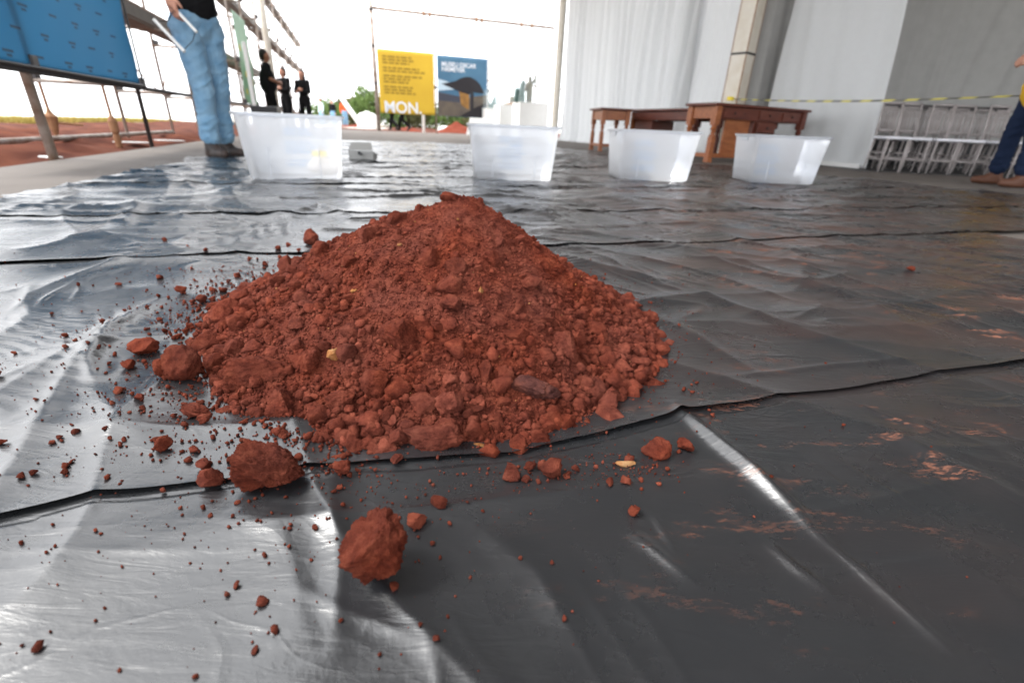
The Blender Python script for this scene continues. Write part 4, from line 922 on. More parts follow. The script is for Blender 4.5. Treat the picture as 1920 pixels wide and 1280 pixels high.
# roof over the hall: its edge stands above the left-hand row of poles
RT0, RT1, RS0, RS1, RZ = -1.15, 8.0, -3.2, 15.5, 5.4
sr = thing('added_side_slab', 'added unseen grey slab darkening the reflections on the right-hand plastic', 'roof', H(1.0, 12.05, 5.44), AX); MB().box((0, 0, 0), (8.0, 8.4, .06), bev=.01).build('membrane', 'roof', sr); MB().box((3.9, 0, -.1), (.12, 8.4, .14)).build('edge_beam', 'grey', sr)  # added unseen slab, keeps open sky out of the right-hand reflections
cn = thing('added_drape_shade', 'added unseen grey strip shading the far end of the drapes', 'roof', H(17.7, 5.0, 5.30), AX); MB().box((0, 0, 0), (6, 4.3, .05), bev=.01).build('membrane', 'roof', cn); MB().box((0, 2.1, -.08), (6, .1, .12)).build('edge_beam', 'grey', cn)  # added unseen strip, keeps sun and sky off the far drapes
rf = thing('tent_roof', 'flat grey membrane roof on a steel frame over the hall', 'roof', H((RS0 + RS1) / 2, (RT0 + RT1) / 2, RZ), AX)
MB().box((0, 0, .05), (RT1 - RT0, RS1 - RS0, .06), bev=.01).build('membrane', 'roof', rf)
for k in range(7): MB().box((0, -(RS1 - RS0) / 2 + .2 + k * (RS1 - RS0 - .4) / 6, -.07), (RT1 - RT0, .12, .16), bev=.005).build('rafter', 'grey', rf)
MB().box((-(RT1 - RT0) / 2 + .06, 0, -.10), (.12, RS1 - RS0, .2), bev=.005).build('edge_beam', 'cream', rf)
for s_, nm in ((-3.0, 'white roof post behind the photographer'), (None, 'slender white pole rising behind the standing people in black')):
    q = thing('roof_pole', nm, 'pole', at(526, 16.5) if s_ is None else H(s_, -1.09), AX); MB().cyl((0, 0, .02), (0, 0, RZ - .2), .085, .085, 16).build('shaft', 'cream', q, True); MB().box((0, 0, .012), (.35, .35, .024)).build('base_plate', 'cream', q)

# ------------------------------------------------------------------ chair bay
c0 = gnd(1640, 322); CD = Vector((1, -.10, 0)).normalized(); CN = Vector((CD.y * -1, CD.x, 0)); crz = math.atan2(CD.y, CD.x)
def make_chair():
    r = thing('ballroom_chair', 'x', 'chair'); w_, dd = .265, .36
    MB().box((0, dd / 2, .448), (w_ + .035, dd, .035), bev=.012).build('seat', 'cushion', r, True)
    for sx in (-1, 1):
        MB().cyl((sx * w_ / 2, .02, 0), (sx * w_ / 2, .02, .43), .011, .016, 8).build('leg', 'acrylic', r, True)
        MB().cyl((sx * w_ / 2, dd + .03, 0), (sx * w_ / 2, dd - .02, .43), .011, .016, 8).build('leg', 'acrylic', r, True)
        MB().cyl((sx * w_ / 2, dd - .02, .43), (sx * w_ / 2 * .96, dd + .05, .90), .016, .013, 8).build('back_post', 'acrylic', r, True)
        for zz in (.16, .25): MB().cyl((sx * w_ / 2, .02, zz), (sx * w_ / 2, dd + .01, zz), .008, n=6).build('stretcher', 'acrylic', r, True)
    MB().cyl((-w_ / 2, .02, .18), (w_ / 2, .02, .18), .010, n=6).build('stretcher', 'acrylic', r, True); MB().cyl((-w_ / 2, dd, .18), (w_ / 2, dd, .18), .009, n=6).build('stretcher', 'acrylic', r, True)
    for zz, yy, rr in ((.90, .05, .015), (.82, .035, .010), (.55, 0, .010)): MB().cyl((-w_ / 2, dd + yy, zz), (w_ / 2, dd + yy, zz), rr, n=8).build('back_rail', 'acrylic', r, True)
    for k in range(5):
        x = -w_ / 2 + w_ * (k + 1) / 6; MB().cyl((x, dd, .55), (x, dd + .035, .82), .009, n=6).build('spindle', 'acrylic', r, True)
    return r
ch = make_chair(); first = True
ROWN = ['front row of clear chairs', 'second row of clear chairs', 'last row of clear chairs']
for row in range(3):
    for i in range(8):
        p = Vector((c0[0], c0[1], 0)) + CD * (.16 + i * .335 + (.06 if i > 3 and row == 0 else 0)) + CD * (.14 * row) + CN * (row * .82 - (.10 if i > 3 and row == 0 else 0))
        rz = crz + random.uniform(-.11, .11); p = p + CN * random.uniform(-.05, .05); lab = 'clear spindle-back chair with white seat pad in the ' + ROWN[row]
        if first: ch.location = p; ch.rotation_euler = (0, 0, rz); ch['label'] = lab; ch['group'] = ROWN[row]; first = False
        else: dup(ch, p, rz, lab, ROWN[row])
bw = Vector((c0[0], c0[1], 0)) + CN * 3.0 - CD * 1.2; be = bw + CD * 7
drape('grey_lining', bw, be, 5.2, 'grey tent lining with slanting folds behind the rows of chairs', 'greydrape', .03, .5, 9, cat='lining')
drape('glare_curtain', be, H(-7, 12.6), 5.2, 'added unseen grey curtain blocking sky glare beyond the yellow-shirted person', 'greydrape', .04, .6, 12)  # added unseen wall, stops sky glare on the plastic at right
bs = Vector((c0[0], c0[1], 0)) - CD * .30 + CN * .25
MB().box(bw + CD * 3.4 - CN * .12 + Vector((0, 0, 1.02)), (2.6, .06, .07), crz).build('dark_rail', 'dark_steel'); tag(bpy.context.scene.objects['dark_rail'], 'dark horizontal rail on the grey lining above the chairs', 'rail')
MB().box(bw + CD * 3.4 - CN * .10 + Vector((0, 0, .24)), (6.6, .05, .46), crz).build('black_strip', 'black'); tag(bpy.context.scene.objects['black_strip'], 'added black strip along the foot of the grey lining', 'strip')  # added black strip behind the last row of chairs
MB().add([bs + Vector((0, 0, 5.0)), bs + CD * 7 + Vector((0, 0, 5.0)), be + Vector((0, 0, 4.6)), bw + Vector((0, 0, 4.6)), bs + Vector((0, 0, 5.03)), bs + CD * 7 + Vector((0, 0, 5.03)), be + Vector((0, 0, 4.63)), bw + Vector((0, 0, 4.63))],
         [(3, 2, 1, 0), (4, 5, 6, 7), (0, 1, 5, 4), (1, 2, 6, 5), (2, 3, 7, 6), (3, 0, 4, 7)]).build('bay_ceiling', 'greydrape'); tag(bpy.context.scene.objects['bay_ceiling'], 'grey lining ceiling over the chair bay', 'lining')

ctr = Vector((c0[0], c0[1], 0)) + CD * 2.6 + CN * 1.45
o = MB().box((0, 0, .004), (5.6, 2.95, .006)).build('black_floor_sheet', 'black'); o.location = ctr; o.rotation_euler = (0, 0, crz); tag(o, 'added black sheet under the rows of clear chairs', 'carpet')  # added sheet that makes the floor black under the chairs
# hazard tape from the column to the yellow-shirted person
ta = H(cs - .12, 7.0 - .2, onwall(1385, 187, 7.0)[1]); tb = Vector((fy[0] + .12, fy[1] + .12, 0)); _d = ray(1902, 178); tb.z = CAM_H + _d[2] * math.hypot(tb.x, tb.y) / math.hypot(_d[0], _d[1])
n = 90; v = []; f = []
for i in range(n + 1):
    u = i / n; p = ta.lerp(tb, u); p.z -= .05 * math.sin(math.pi * u); tw = .5 + .4 * math.sin(u * 9); dz = Vector((0, 0, .013)) * math.cos(tw) ; dx = Vector((.3, 1, 0)).normalized() * .013 * math.sin(tw)
    v += [p + dz + dx, p - dz - dx]
f = [(2 * i, 2 * i + 2, 2 * i + 3, 2 * i + 1) for i in range(n)]
o = MB().add(v, f).build('hazard_tape', 'tape'); sf = o.modifiers.new('s', 'SOLIDIFY'); sf.thickness = .001
tag(o, 'yellow and black hazard tape stretched from the column past the chairs', 'hazard tape')
rl = MB().lathe([(.03, -.03), (.06, -.03), (.06, .03), (.03, .03)], 16).build('tape_knot', 'tag'); rl.location = ta + Vector((-.02, -.1, 0)); tag(rl, 'yellow wad of tape tied to the cream column', 'tape')

# ------------------------------------------------------------------ left scaffold row
TL = -2.25
def frame(s_, label, top=4.4, back=True, mt='steel', r_=.024):
    q = thing('scaffolding', label, 'scaffold', H(s_, TL), AX, 'scaffold frames along the open side')
    for x, m_ in ((0, mt), (-.95, 'steel')):
        if x and not back: continue
        MB().cyl((x, 0, -.02), (x, 0, top), r_, n=10).build('upright', m_, q, True); MB().box((x, 0, -.028), (.15, .15, .012)).build('base_plate', 'steel', q)
        for z in (.66, 1.46, 2.8):
            if z < top: MB().box((x + .03, .03, z), (.09, .09, .09), bev=.01).build('coupler', 'dark_steel', q)
    if back:
        for z in (.62, 1.42, 2.74, 4.16):
            if z < top: MB().cyl((-.95, 0, z), (0, 0, z), .02, n=8).build('transom', 'steel', q, True)
    return q
FR = [4.8, 6.87, 8.95, 11.0, 12.75, 14.3, 16.4, 18.5, 20.6, 22.8, 25.0, 27.5, 30.0, 32.5]
FLAB = {4.8: 'thick pale scaffold upright standing in front of the blue banner', 6.87: 'dark scaffold frame along the side edge of the blue banner', 8.95: 'thin rusty scaffold frame between blue banner and man', 12.75: 'scaffold frame carrying the near edge of the green banner', 14.3: 'scaffold frame carrying the far edge of the green banner'}
for s_ in FR: frame(s_, FLAB.get(s_, 'thin rusty scaffold frame beneath the timber walkways'), mt='dark_steel' if s_ == 6.87 else 'steel', r_=.034 if s_ == 4.8 else .022)
def ledger(s0, s1, t, z, label, r_=.021, mt='steel', grp=None, z1=None):
    o = MB().cyl(H(s0, t, z), H(s1, t, z if z1 is None else z1), r_, n=8).build('scaffold_tube', mt, None, True); return tag(o, label, 'tube', grp)
ledger(3.6, 15, TL + .05, .60, 'dark scaffold ledger tube along the foot of the blue banner', mt='dark_steel')
ledger(2.6, 11, TL - .95, .05, 'grey tube resting just above the red soil', .03)
ledger(6.9, 33, TL - .97, 1.95, 'long ledger tube behind the thin frames, half way up')
for a_, b_, z0, z1 in ((8.95, 11.0, 1.35, .65), (6.87, 8.95, .65, 1.9), (11, 12.75, .7, 1.9), (14.3, 16.4, .6, 2.6), (16.4, 18.5, 2.6, .6), (18.5, 20.6, .6, 2.6), (20.6, 22.8, 2.6, .6), (22.8, 25, .6, 2.6)):
    ledger(a_, b_, TL - .98, z0, 'thin diagonal brace between two scaffold frames', .012, 'rust', 'diagonal braces of the scaffold', z1)
for z, s0, s1, lab, wd, hh in ((1.44, 6.9, 17.2, 'lowest timber walkway along the scaffold row', .30, .075), (2.80, 4.0, 32.8, 'middle timber walkway along the scaffold row', .26, .10), (4.22, 4.0, 34.8, 'top timber walkway along the scaffold row', .22, .12)):
    q = thing('scaffold_walkway', lab, 'walkway', H(s0, TL - .42, z), AX)
    L_ = s1 - s0; k = 0
    while k * 2.4 < L_:
        e = min(2.38, L_ - k * 2.4)
        for j in range(2): MB().box((-wd / 4 + j * wd / 2 + random.uniform(-.01, .01), k * 2.4 + e / 2, (k % 2) * .018 + random.uniform(0, .006)), (wd / 2 - .02, e, .045), rz=random.uniform(-.008, .008)).build('plank', 'timber', q)
        k += 1
    MB().box((wd / 2 + .03, L_ / 2, .06), (.03, L_, .14)).build('toe_board', 'timber', q)
# blue banner
def banner(name, corners, mt, label, cat='banner', sag=.04, seed=0, nu=70, nv=50, plane='wall', off=.05):
    """corners: (s or t lo, hi, z lo, z hi)"""
    a0, a1, z0, z1 = corners; U, V_ = np.meshgrid(np.linspace(0, 1, nu), np.linspace(0, 1, nv), indexing='ij')
    A_ = a0 + (a1 - a0) * U; Z = z0 + (z1 - z0) * V_ - .02 * np.sin(np.pi * U) * (1 - V_)
    D_ = sag * n2(U * 2.2 + V_, V_ * 1.6, seed) + sag * .5 * n2((U - V_ * .6) * 6, V_ * 2, seed + 1)
    if plane == 'wall': P = A2[None, None] * A_[..., None] + B2[None, None] * (TL + off + D_)[..., None]
    else: P = A2[None, None] * (plane + D_)[..., None] + B2[None, None] * A_[..., None]
    P[..., 2] = Z; fc = gridfaces(nu, nv); me = npmesh(name, P.reshape(-1, 3), fc, True); q = thing(name, label, cat)
    o = link('vinyl', me, mt, q); s_ = o.modifiers.new('s', 'SOLIDIFY'); s_.thickness = .004; s_.offset = 0; return q, P
blue, BP = banner('blue_banner', (3.7, 6.82, .64, 2.6), 'blue', 'large blue vinyl banner with rows of small dark print on the scaffold', seed=30, sag=.05, off=.07)
mb = MB(); rg = random.Random(3)
for r_ in range(12):
    for c_ in range(8):
        u = (c_ + .5 * (r_ % 2) + .3) / 8.2; vv = (r_ + .6) / 12; i = int(u * 69); j = int(vv * 49)
        if i > 64: continue
        p = BP[i, j]; q = BP[i + 3, j]; dn = B2 * .006
        for ln, oz in ((1.0, 0), (.5, -.028)):
            if ln < 1 and (r_ + c_) % 3 == 0: continue
            e = (q - p) / np.linalg.norm(q - p); w_ = .12 * ln; hh = .011
            v0 = p + dn + np.array([0, 0, oz]); mb.add([v0 - e * w_ / 2 - [0, 0, hh], v0 + e * w_ / 2 - [0, 0, hh], v0 + e * w_ / 2 + [0, 0, hh * .6], v0 - e * w_ / 2 + [0, 0, hh * .6]], [(0, 1, 2, 3)])
tag(mb.build('print', 'bluetext', blue), kind='stuff')
MB().cyl(H(3.7, TL + .08, .625), H(6.82, TL + .08, .625), .012, n=8).build('edge_rope', 'black', blue); MB().cyl(H(6.83, TL + .08, .62), H(6.83, TL + .08, 2.6), .010, n=8).build('edge_rope', 'black', blue)
green, GP = banner('green_banner', (12.8, 14.2, .64, 2.36), 'green', 'pale green banner with yellow spots on the scaffold behind the man', seed=33, sag=.02, off=.06, nu=30, nv=30)
mb = MB()
for i, j in ((6, 4), (16, 5), (24, 8), (10, 10), (20, 14), (5, 18)):
    p = GP[i, j] + B2 * .008; r_ = .07; mb.add([p] + [p + A2 * r_ * math.cos(k * math.pi / 6) + np.array([0, 0, r_ * math.sin(k * math.pi / 6)]) for k in range(12)], [(0, k + 1, (k + 1) % 12 + 1) for k in range(12)])
tag(mb.build('yellow_spot_print', 'tag', green), kind='stuff')
wp = thing('display_board', 'tall plain white panel standing behind the man beside the green banner', 'panel', H(11.9, TL + .35, .0), AX + R(8)); MB().box((0, 0, 1.02), (.06, .95, 1.25), bev=.01).build('board', 'white', wp)
for y in (-.4, .4): MB().cyl((0, y, .0), (0, y, .45), .02, n=8).build('leg', 'steel', wp)
bc = thing('equipment_case', 'black equipment case on legs behind the man and the first box', 'case', H(10.9, -1.55), AX); MB().box((0, 0, .38), (.45, .6, .34), bev=.02).build('case', 'black', bc)
for x in (-.17, .17):
    for y in (-.24, .24): MB().cyl((x, y, .0), (x, y, .22), .02, n=8).build('leg', 'black', bc)
# rusty props beyond the scaffold
for (px, dd, lab, hh) in ((105, 8.0, 'rusty orange prop with a crossbar coupler beyond the blue banner', 1.7), (217, 7.6, 'rusty brown prop with a thick collar beyond the blue banner', 1.7)):
    p = at(px, dd); q = thing('ground_prop', lab, 'prop', (p.x, p.y, -.05), AX); MB().cyl((0, 0, 0), (0, 0, hh), .016, n=8).build('pole', 'rust', q)
    if px < 150: MB().lathe([(.015, .10), (.03, .15), (.05, .24), (.065, .32), (.03, .36), (.016, .40)], 10).build('collar', 'rust', q); MB().cyl((-.10, -.05, .27), (.25, .1, .24), .014, n=8).build('crossbar', 'rust', q)
    else: MB().lathe([(.03, .02), (.04, .12), (.028, .16), (.045, .19), (.048, .30), (.03, .34), (.016, .36)], 10).build('collar', 'rust', q)
# scraps lying on the soil
for (px, py, w_, lab) in ((98, 302, .12, 'flat white scrap at the foot of the thick upright'), (250, 272, .5, 'pale scrap of sheet lying on the soil by the dark frame'), (320, 268, .5, 'long pale scrap of sheet on the soil near the man')):
    p = gnd(px, py, -.02); o = MB().box((0, 0, 0), (w_, .09, .012), bev=.004).build('paper_scrap', 'white'); o.location = (p[0], p[1], .01); o.rotation_euler = (.05, .04, AX + R(70)); tag(o, lab, 'scrap')

# ------------------------------------------------------------------ far end: bars, posters, plinths
SE = 24.0
def endpost(t, top, lab, r_=.035):
    q = thing('banner_post', lab, 'post', H(SE + .12, t), AX); MB().cyl((0, 0, -.0), (0, 0, top), r_, n=10).build('tube', 'steel', q, True); MB().box((0, 0, .006), (.2, .2, .012)).build('base_plate', 'steel', q)
    for z in (1.9, 3.3, 4.6):
        if z < top: MB().box((0, -.03, z), (.12, .12, .12), bev=.01).build('coupler', 'dark_steel', q)
endpost(1.12, 4.9, 'tall steel post at the outer edge of the yellow banner', .09); endpost(3.73, 3.3, 'rusty post between the yellow and the blue museum banners'); endpost(6.2, 3.3, 'thin post at the free edge of the museum banner')
o = thing('top_bar', 'long steel bar with paired couplers high above the two banners', 'bar', H(SE + .1, 1.1, 4.66), AX); MB().cyl((0, 0, 0), (8.2, 0, -.02), .06, n=10).build('tube', 'steel', o, True)
for x in (2.2, 2.45, 4.5, 4.75, 6.6, 7.1): MB().box((x, 0, -.02), (.08, .14, .16), bev=.01).build('coupler', 'rust', o); MB().cyl((x, 0, -.06), (x, 0, -.5), .012, n=6).build('dropper', 'steel', o)
for x in (2.2, 4.5, 7.1): pass
o = MB().cyl(H(SE + .4, 6.1, 2.35), H(SE + .4, 10.2, 2.2), .035, n=8).build('cross_tube', 'steel', None, True); tag(o, 'steel cross tube behind the glass cases', 'tube')
def quad(t0, t1, z0, z1, dep): return [H(SE - dep, t0, z0), H(SE - dep, t1, z0), H(SE - dep, t1, z1), H(SE - dep, t0, z1)]
def flat(name, mt, par, dep, pts):
    """flat print: polygon given in fractions of the poster"""
    MB().add([H(SE - dep, par['t0'] + (par['t1'] - par['t0']) * u, par['z0'] + (par['z1'] - par['z0']) * v) for u, v in pts], [tuple(range(len(pts)))]).build(name, mt, par['o'])
yb, _ = banner('yellow_banner', (1.24, 3.66, .76, 3.21), 'yellow', 'yellow banner with brown lines of print and the word MON', plane=SE, sag=.0, nu=20, nv=20)
Y_ = dict(o=yb, t0=1.24, t1=3.66, z0=.76, z1=3.21)
mb = MB(); rg = random.Random(8); vv = .895
for para in ((.50, .53, .45), (.62, .72), (.67, .45, .42), (.52, .47, .54)):
    for ln in para:
        u = .09
        while u < .09 + ln:
            ww = min(rg.uniform(.05, .13), .09 + ln - u + .02); mb.add([H(SE - .010, Y_['t0'] + 2.42 * uu, Y_['z0'] + 2.45 * z) for uu, z in ((u, vv - .016), (u + ww, vv - .016), (u + ww, vv + .014), (u, vv + .014))], [(0, 1, 2, 3)]); u += ww + .022
        vv -= .048
    vv -= .028
tag(mb.build('text_lines', 'yprint', yb), kind='stuff')
def text(body, size, t, z, dep, mt, par, name, bold=.012, s=SE):
    c = bpy.data.curves.new('txt', 'FONT'); c.body = body; c.size = size; c.offset = bold; c.extrude = .001; c.space_line = .82
    o = bpy.data.objects.new('txt', c); COL.objects.link(o); dg = bpy.context.evaluated_depsgraph_get(); me = bpy.data.meshes.new_from_object(o.evaluated_get(dg)); bpy.data.objects.remove(o)
    me.materials.clear(); q = link(name, me, mt, par); q.location = H(s - dep, t, z); q.rotation_euler = (R(90), 0, AX); return q
text('MON.', .64, 1.40, .79, .014, 'whiteprint', yb, 'lettering', .012)
M['pb1'] = mat('blue sky print', (.035, .095, .17), .5, .3, noise=(.8, (.08, .18, .27), .25)); M['pb2'] = mat('pale cloud print', (.45, .55, .62), .5, .3); M['pb3'] = mat('near black print', (.020, .017, .020), .5, .3)
M['pb4'] = mat('amber print', (.36, .18, .045), .5, .3, noise=(5, (.17, .08, .025), .2)); M['pb5'] = mat('brown ground print', (.085, .070, .062), .5, .3, noise=(3, (.14, .11, .08), .2)); M['pb6'] = mat('slate print', (.05, .052, .07), .5, .3)
mb_, _ = banner('museum_banner', (3.80, 6.12, .75, 3.17), 'pb1', 'dark blue museum banner showing a curved-roof building under a white title', plane=SE, sag=.0, nu=20, nv=20)
Q = dict(o=mb_, t0=3.80, t1=6.12, z0=.75, z1=3.17)
flat('cloud_print', 'pb2', Q, .008, [(.0, .42), (.35, .46), (.6, .40), (.3, .56), (.0, .62)])
flat('ground_print', 'pb5', Q, .010, [(0, 0), (1, 0), (1, .40), (.55, .33), (0, .40)])
flat('wall_print', 'pb6', Q, .012, [(0, .26), (.5, .24), (.5, .34), (0, .39)])
flat('pedestal_print', 'pb4', Q, .014, [(.47, .20), (.62, .13), (.63, .41), (.42, .44)]); flat('pedestal_side_print', 'pb3', Q, .014, [(.66, .10), (.72, .12), (.72, .42), (.66, .42)])
flat('roof_print', 'pb3', Q, .016, [(.08, .54), (.36, .45), (.62, .385), (.70, .43), (.93, .42), (.90, .50), (.84, .58), (.76, .64), (.66, .68), (.56, .68), (.46, .65), (.36, .60), (.26, .575)])
flat('ramp_print', 'pb3', Q, .018, [(.42, 0), (1, 0), (1, .26), (.82, .20)])
text('MUSEU OSCAR\nNIEMEYER', .235, 4.00, 2.76, .02, 'whiteprint', mb_, 'lettering', .005)
# white leaning board and white post
q = thing('white_board', 'large white board leaning beside the museum banner', 'board', H(22.9, 5.05), AX); MB().add([(-.15, 0, 0), (1.3, 0, 0), (1.3, .15, .72), (.05, .15, .72), (-.15, .04, 0), (1.3, .04, 0), (1.3, .19, .72), (.05, .19, .72)], [(0, 1, 2, 3), (7, 6, 5, 4), (0, 4, 5, 1), (1, 5, 6, 2), (2, 6, 7, 3), (3, 7, 4, 0)]).build('board', 'white', q)
q = thing('white_marker_post', 'short white post behind the yellow banner', 'post', H(26.5, 3.45, -.03), AX); MB().box((0, 0, .55), (.13, .13, 1.1), bev=.01).build('post', 'white', q)
# plinths
PL = [(21.5, 6.15, .95, 1.12, 'white plinth carrying a dark green peaked sculpture'), (19.8, 6.28, 1.05, 1.16, 'white plinth carrying a low reddish model under glass'), (18.2, 6.2, 1.0, 1.18, 'broad white plinth carrying the bronze figure with a raised arm')]
PL = []
for k, (pxl, pxr, pyt, s_, lab) in enumerate(((912, 936, 203, 23.2, 'white plinth carrying a dark green peaked sculpture'), (937, 973, 197, 21.6, 'white plinth carrying a low reddish model under glass'), (974, 1028, 192, 20.0, 'broad white plinth carrying the bronze figure with a raised arm'))):
    ta_ = onend(pxl, 215, s_)[0]; tb_ = onend(pxr, 215, s_)[0]; zt = onend(pxl, pyt, s_)[1]; w_ = max(tb_ - ta_, .3) + (.25 if k < 2 else 0)
    q = thing('plinth', lab, 'plinth', H(s_ + .5, ta_ + w_ / 2), AX); MB().box((0, 0, zt / 2 + .01), (w_, 1.0, zt - .02), bev=.008).build('block', 'white', q); MB().box((0, 0, zt + .004), (w_ + .02, 1.02, .02)).build('cap', 'white', q)
    PL.append((s_, ta_, w_, zt))
    g_ = thing('glass_case', ['small clear glass case over the peaked sculpture', 'clear glass case over the low reddish model', 'tall clear glass case around the bronze figure'][k], 'glass case', H(s_ + .5, ta_ + w_ / 2, zt + .016), AX); hh = (.75, .95, 1.25)[k]; ww = w_ - .06
    for x, y, sx, sy in ((-ww / 2, 0, .012, .9), (ww / 2, 0, .012, .9), (0, -.45, ww - .03, .012), (0, .45, ww - .03, .012)): MB().box((x, y, hh / 2), (sx, sy, hh)).build('pane', 'glass', g_)
s_, ta_, w_, zt = PL[0]; q = thing('peaked_sculpture', 'dark green peaked sculpture like a small fir', 'sculpture', H(s_ + .4, ta_ + w_ * .55, zt + .016), AX)
blob('mass', [((0, 0, .06), .22, (0, 0, .12), .20), ((0, 0, .15), .18, (.02, 0, .50), .04), ((-.22, 0, .05), .05, (-.30, 0, .36), .03)], 'patina', q, .02, 2)
s_, ta_, w_, zt = PL[1]; q = thing('low_model', 'low reddish model of a hill with a dark block', 'model', H(s_ + .4, ta_ + w_ * .6, zt + .016), AX)
blob('hill', [((-.35, 0, .03), .05, (.1, 0, .06), .10), ((.1, 0, .06), .10, (.3, 0, .10), .11)], 'rust', q, .02, 2); MB().box((.05, .1, .22), (.22, .2, .28), rz=.3, bev=.02).build('block', 'bronze', q)
s_, ta_, w_, zt = PL[2]; q = thing('bronze_figure', 'dark bronze figure with one arm raised high, on the broad plinth', 'sculpture', H(s_ + .4, ta_ + w_ * .42, zt + .016), AX); q.scale = (.78,) * 3
blob('figure', [((-.08, 0, .05), .08, (-.08, 0, .5), .10), ((.08, 0, .05), .08, (.06, 0, .5), .10), ((0, 0, .5), .15, (0, 0, .85), .16, .7), ((.14, 0, .90), .06, (.30, 0, 1.2), .05), ((.30, 0, 1.2), .05, (.36, 0, 1.55), .04), ((-.15, 0, .88), .06, (-.25, 0, .55), .05), ((0, 0, 1.05), .10, (0, 0, 1.1), .10), ((.32, 0, .0), .04, (.30, 0, 1.2), .035)], 'bronze', q, .02, 2)
q = thing('mossy_figure', 'ochre and green seated figure beside the bronze one', 'sculpture', H(s_ + .35, ta_ + w_ * .12, zt + .016), AX); blob('figure', [((0, 0, .08), .17, (0, 0, .35), .15), ((0, 0, .4), .12, (.08, 0, .72), .08), ((-.2, 0, .08), .10, (-.16, 0, .40), .11)], 'patina', q, .02, 2)
q = thing('thin_mast', 'thin mast with a short crossarm rising behind the glass cases', 'mast', H(24.6, onend(994, 200, 24.6)[0]), AX); MB().cyl((0, 0, 0), (0, 0, 3.4), .02, n=8).build('mast', 'steel', q); MB().cyl((-.25, 0, 2.62), (.2, 0, 2.72), .018, n=8).build('crossarm', 'steel', q)

# ------------------------------------------------------------------ beyond the hall
tk = thing('water_tank', 'rounded white plastic tank on the red soil beyond the banners', 'tank', at(691, 34, -.05), AX)
MB().lathe([(.50, .02), (.62, .06), (.64, .5), (.60, .75), (.40, .9), (.12, .95)], 24).build('tank', 'white', tk, True); MB().lathe([(.14, .94), (.15, 1.0), (.05, 1.02)], 16).build('lid', 'white', tk, True)
q = thing('white_boom', 'slanting white boom leaning down to the white tank', 'boom', at(681, 33, -.05), AX); MB().cyl((0, 0, .05), (-1.15, .3, 1.75), .16, .13, 12).build('boom', 'white', q, True); MB().box((0, 0, .08), (.6, .5, .16), bev=.03).build('foot', 'white', q)
def dirt(px, dd, w_, h_, lab, seed):
    p = at(px, dd, -.06); U, V_ = np.meshgrid(np.linspace(-1, 1, 28), np.linspace(-1, 1, 28), indexing='ij'); r_ = np.hypot(U, V_)
    Z = np.clip(1 - r_, 0, 1) * h_ * (1 + .35 * n2(U * 3, V_ * 3, seed)); me = npmesh('soil_heap', np.stack([U * w_, V_ * w_, Z], -1).reshape(-1, 3), gridfaces(28, 28), True)
    o = link('soil_heap', me, 'soil'); o.location = p; tag(o, lab, 'soil heap')
dirt(858, 29, 1.3, .62, 'red soil heap beyond the museum banner', 51); dirt(768, 31, .8, .30, 'low orange soil heap beyond the yellow banner', 52); dirt(668, 36, 1.6, .28, 'low soil bank beside the white tank', 53)
for k, (px, dd) in enumerate(((832, 29), (842, 29.4))):
    p = at(px, dd, .0); o = link('cement_sack', npmesh('cement_sack', clod_verts(3, 60 + k, (1, .7, .55), 3, .05) * .32, ICO[3][1], True), 'white'); o.location = p + Vector((0, 0, .14)); tag(o, ['plump white sack in front of the soil heap', 'white sack beside the plump one'][k], 'sack')
def leafcloud(n, cfun, size, seed):
    rg = np.random.default_rng(seed); c = cfun(rg, n); q = rg.normal(size=(n, 3)); q /= np.linalg.norm(q, axis=1)[:, None]; e = np.cross(q, rg.normal(size=(n, 3))); e /= np.linalg.norm(e, axis=1)[:, None]
    s_ = size * rg.uniform(.6, 1.3, n)[:, None]; V = np.stack([c - q * s_, c + e * s_ * .5, c + q * s_, c - e * s_ * .5], 1); return npmesh('crown', V.reshape(-1, 3), np.arange(4 * n).reshape(-1, 4))
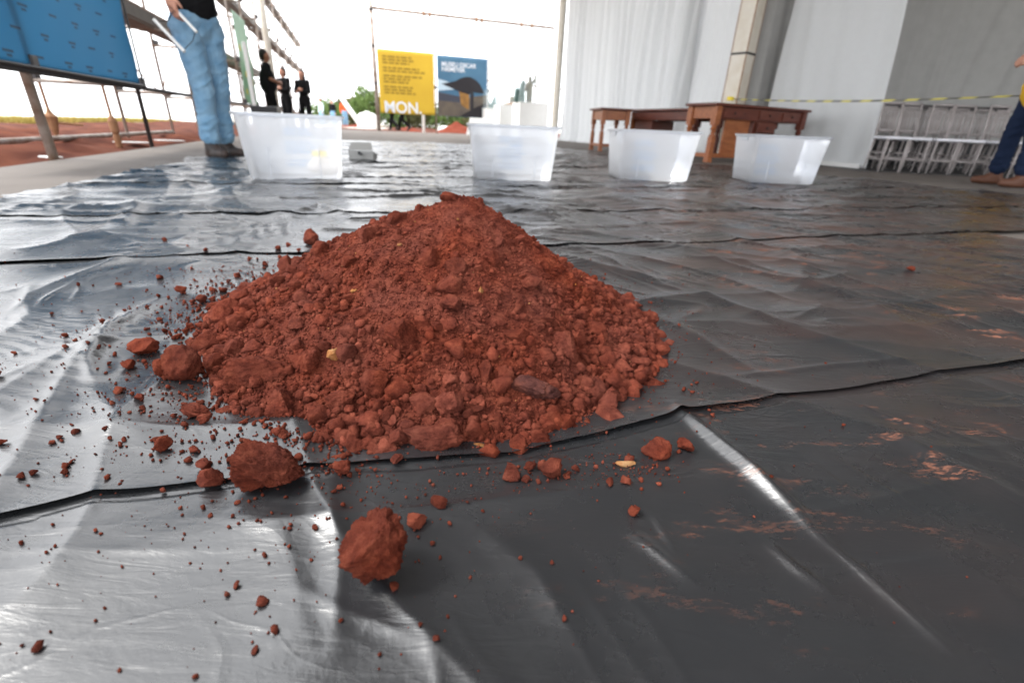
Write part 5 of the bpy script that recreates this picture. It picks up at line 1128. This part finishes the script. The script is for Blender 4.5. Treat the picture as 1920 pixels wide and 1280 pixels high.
def tree(name, px, dd, h_, cr, label, seed, trunk=True, mt='leaf', cat='tree', n=2600, grp=None):
    p = at(px, dd, -.08); q = thing(name, label, cat, p, 0, grp); rg = np.random.default_rng(seed); lob = [(rg.uniform(-.65, .65) * cr, rg.uniform(-.65, .65) * cr, h_ - cr + rg.uniform(-.7, .5) * cr if trunk else rg.uniform(.2, .75) * h_, rg.uniform(.35, .6) * cr) for _ in range(11)]
    def cf(r2, n_):
        L = np.array(lob)[r2.integers(0, len(lob), n_)]; d = r2.normal(size=(n_, 3)); d /= np.linalg.norm(d, axis=1)[:, None]; o = L[:, :3] + d * (L[:, 3] * r2.uniform(.5, 1, n_) ** .6)[:, None]; o[:, 2] = np.maximum(o[:, 2], .03); return o
    link('crown', leafcloud(n, cf, .16 if dd < 60 else .26, seed), mt, q)
    mb = MB().cyl((0, 0, 0), (.05, 0, max(h_ - cr, .3)), .05 * h_ * .5, .02 * h_ * .5, 8)
    for L in lob[:6]: mb.cyl((.03, 0, max(h_ - cr, .3) * .8), L[:3], .03 * h_ * .3, .01 * h_ * .3, 6)
    mb.build('trunk', 'bark', q)
M['leaf2'] = mat('dull olive leaves', (.12, .13, .055), .8, .1, noise=(2, (.17, .16, .08), .2))
tree('broadleaf_tree', 695, 52, 4.0, 1.9, 'bright green tree beside the tall post of the yellow banner', 1)
BL = ['olive bush behind the far workers', 'olive bush behind the white boom', 'pale olive bush behind the white tank', 'green bush left of the walkers’ legs', 'olive bush between the walkers and the white post', 'dull bush behind the white marker post', 'olive bush behind the white sacks', 'bush behind the museum banner and the soil heap', 'grey green bush behind the plinths']
BL[3] = 'green bush just behind the walking legs'
for k, px in enumerate((612, 645, 678, 722, 765, 800, 835, 872, 905)): tree('bush', px, 58 + 4 * (k % 3), 2.3 + .5 * ((k * 7) % 3), 2.0, BL[k], 10 + k, False, 'leaf2' if k % 3 else 'leaf', 'bush', 1700, 'bushes beyond the hall')
# strip of dry grass beyond the soil on the open side
rg = np.random.default_rng(77); n = 26000; s_ = rg.uniform(3, 30, n); t_ = -8.3 - rg.uniform(0, 2.4, n) + .5 * n2(s_ * .3, s_ * 0, 70); hgt = rg.uniform(.06, .17, n); a_ = rg.uniform(0, 6.28, n)
base = A2[None] * s_[:, None] + B2[None] * t_[:, None]; base[:, 2] = -.05; dv = np.stack([np.cos(a_), np.sin(a_), 0 * a_], -1) * .02; tip = base + np.stack([np.cos(a_ * 3) * .04, np.sin(a_ * 3) * .04, hgt], -1)
o = link('dry_grass', npmesh('dry_grass', np.stack([base - dv, base + dv, tip], 1).reshape(-1, 3), np.arange(3 * n).reshape(-1, 3)), 'grass'); tag(o, 'strip of dry yellow grass beyond the red soil', 'grass', kind='stuff')
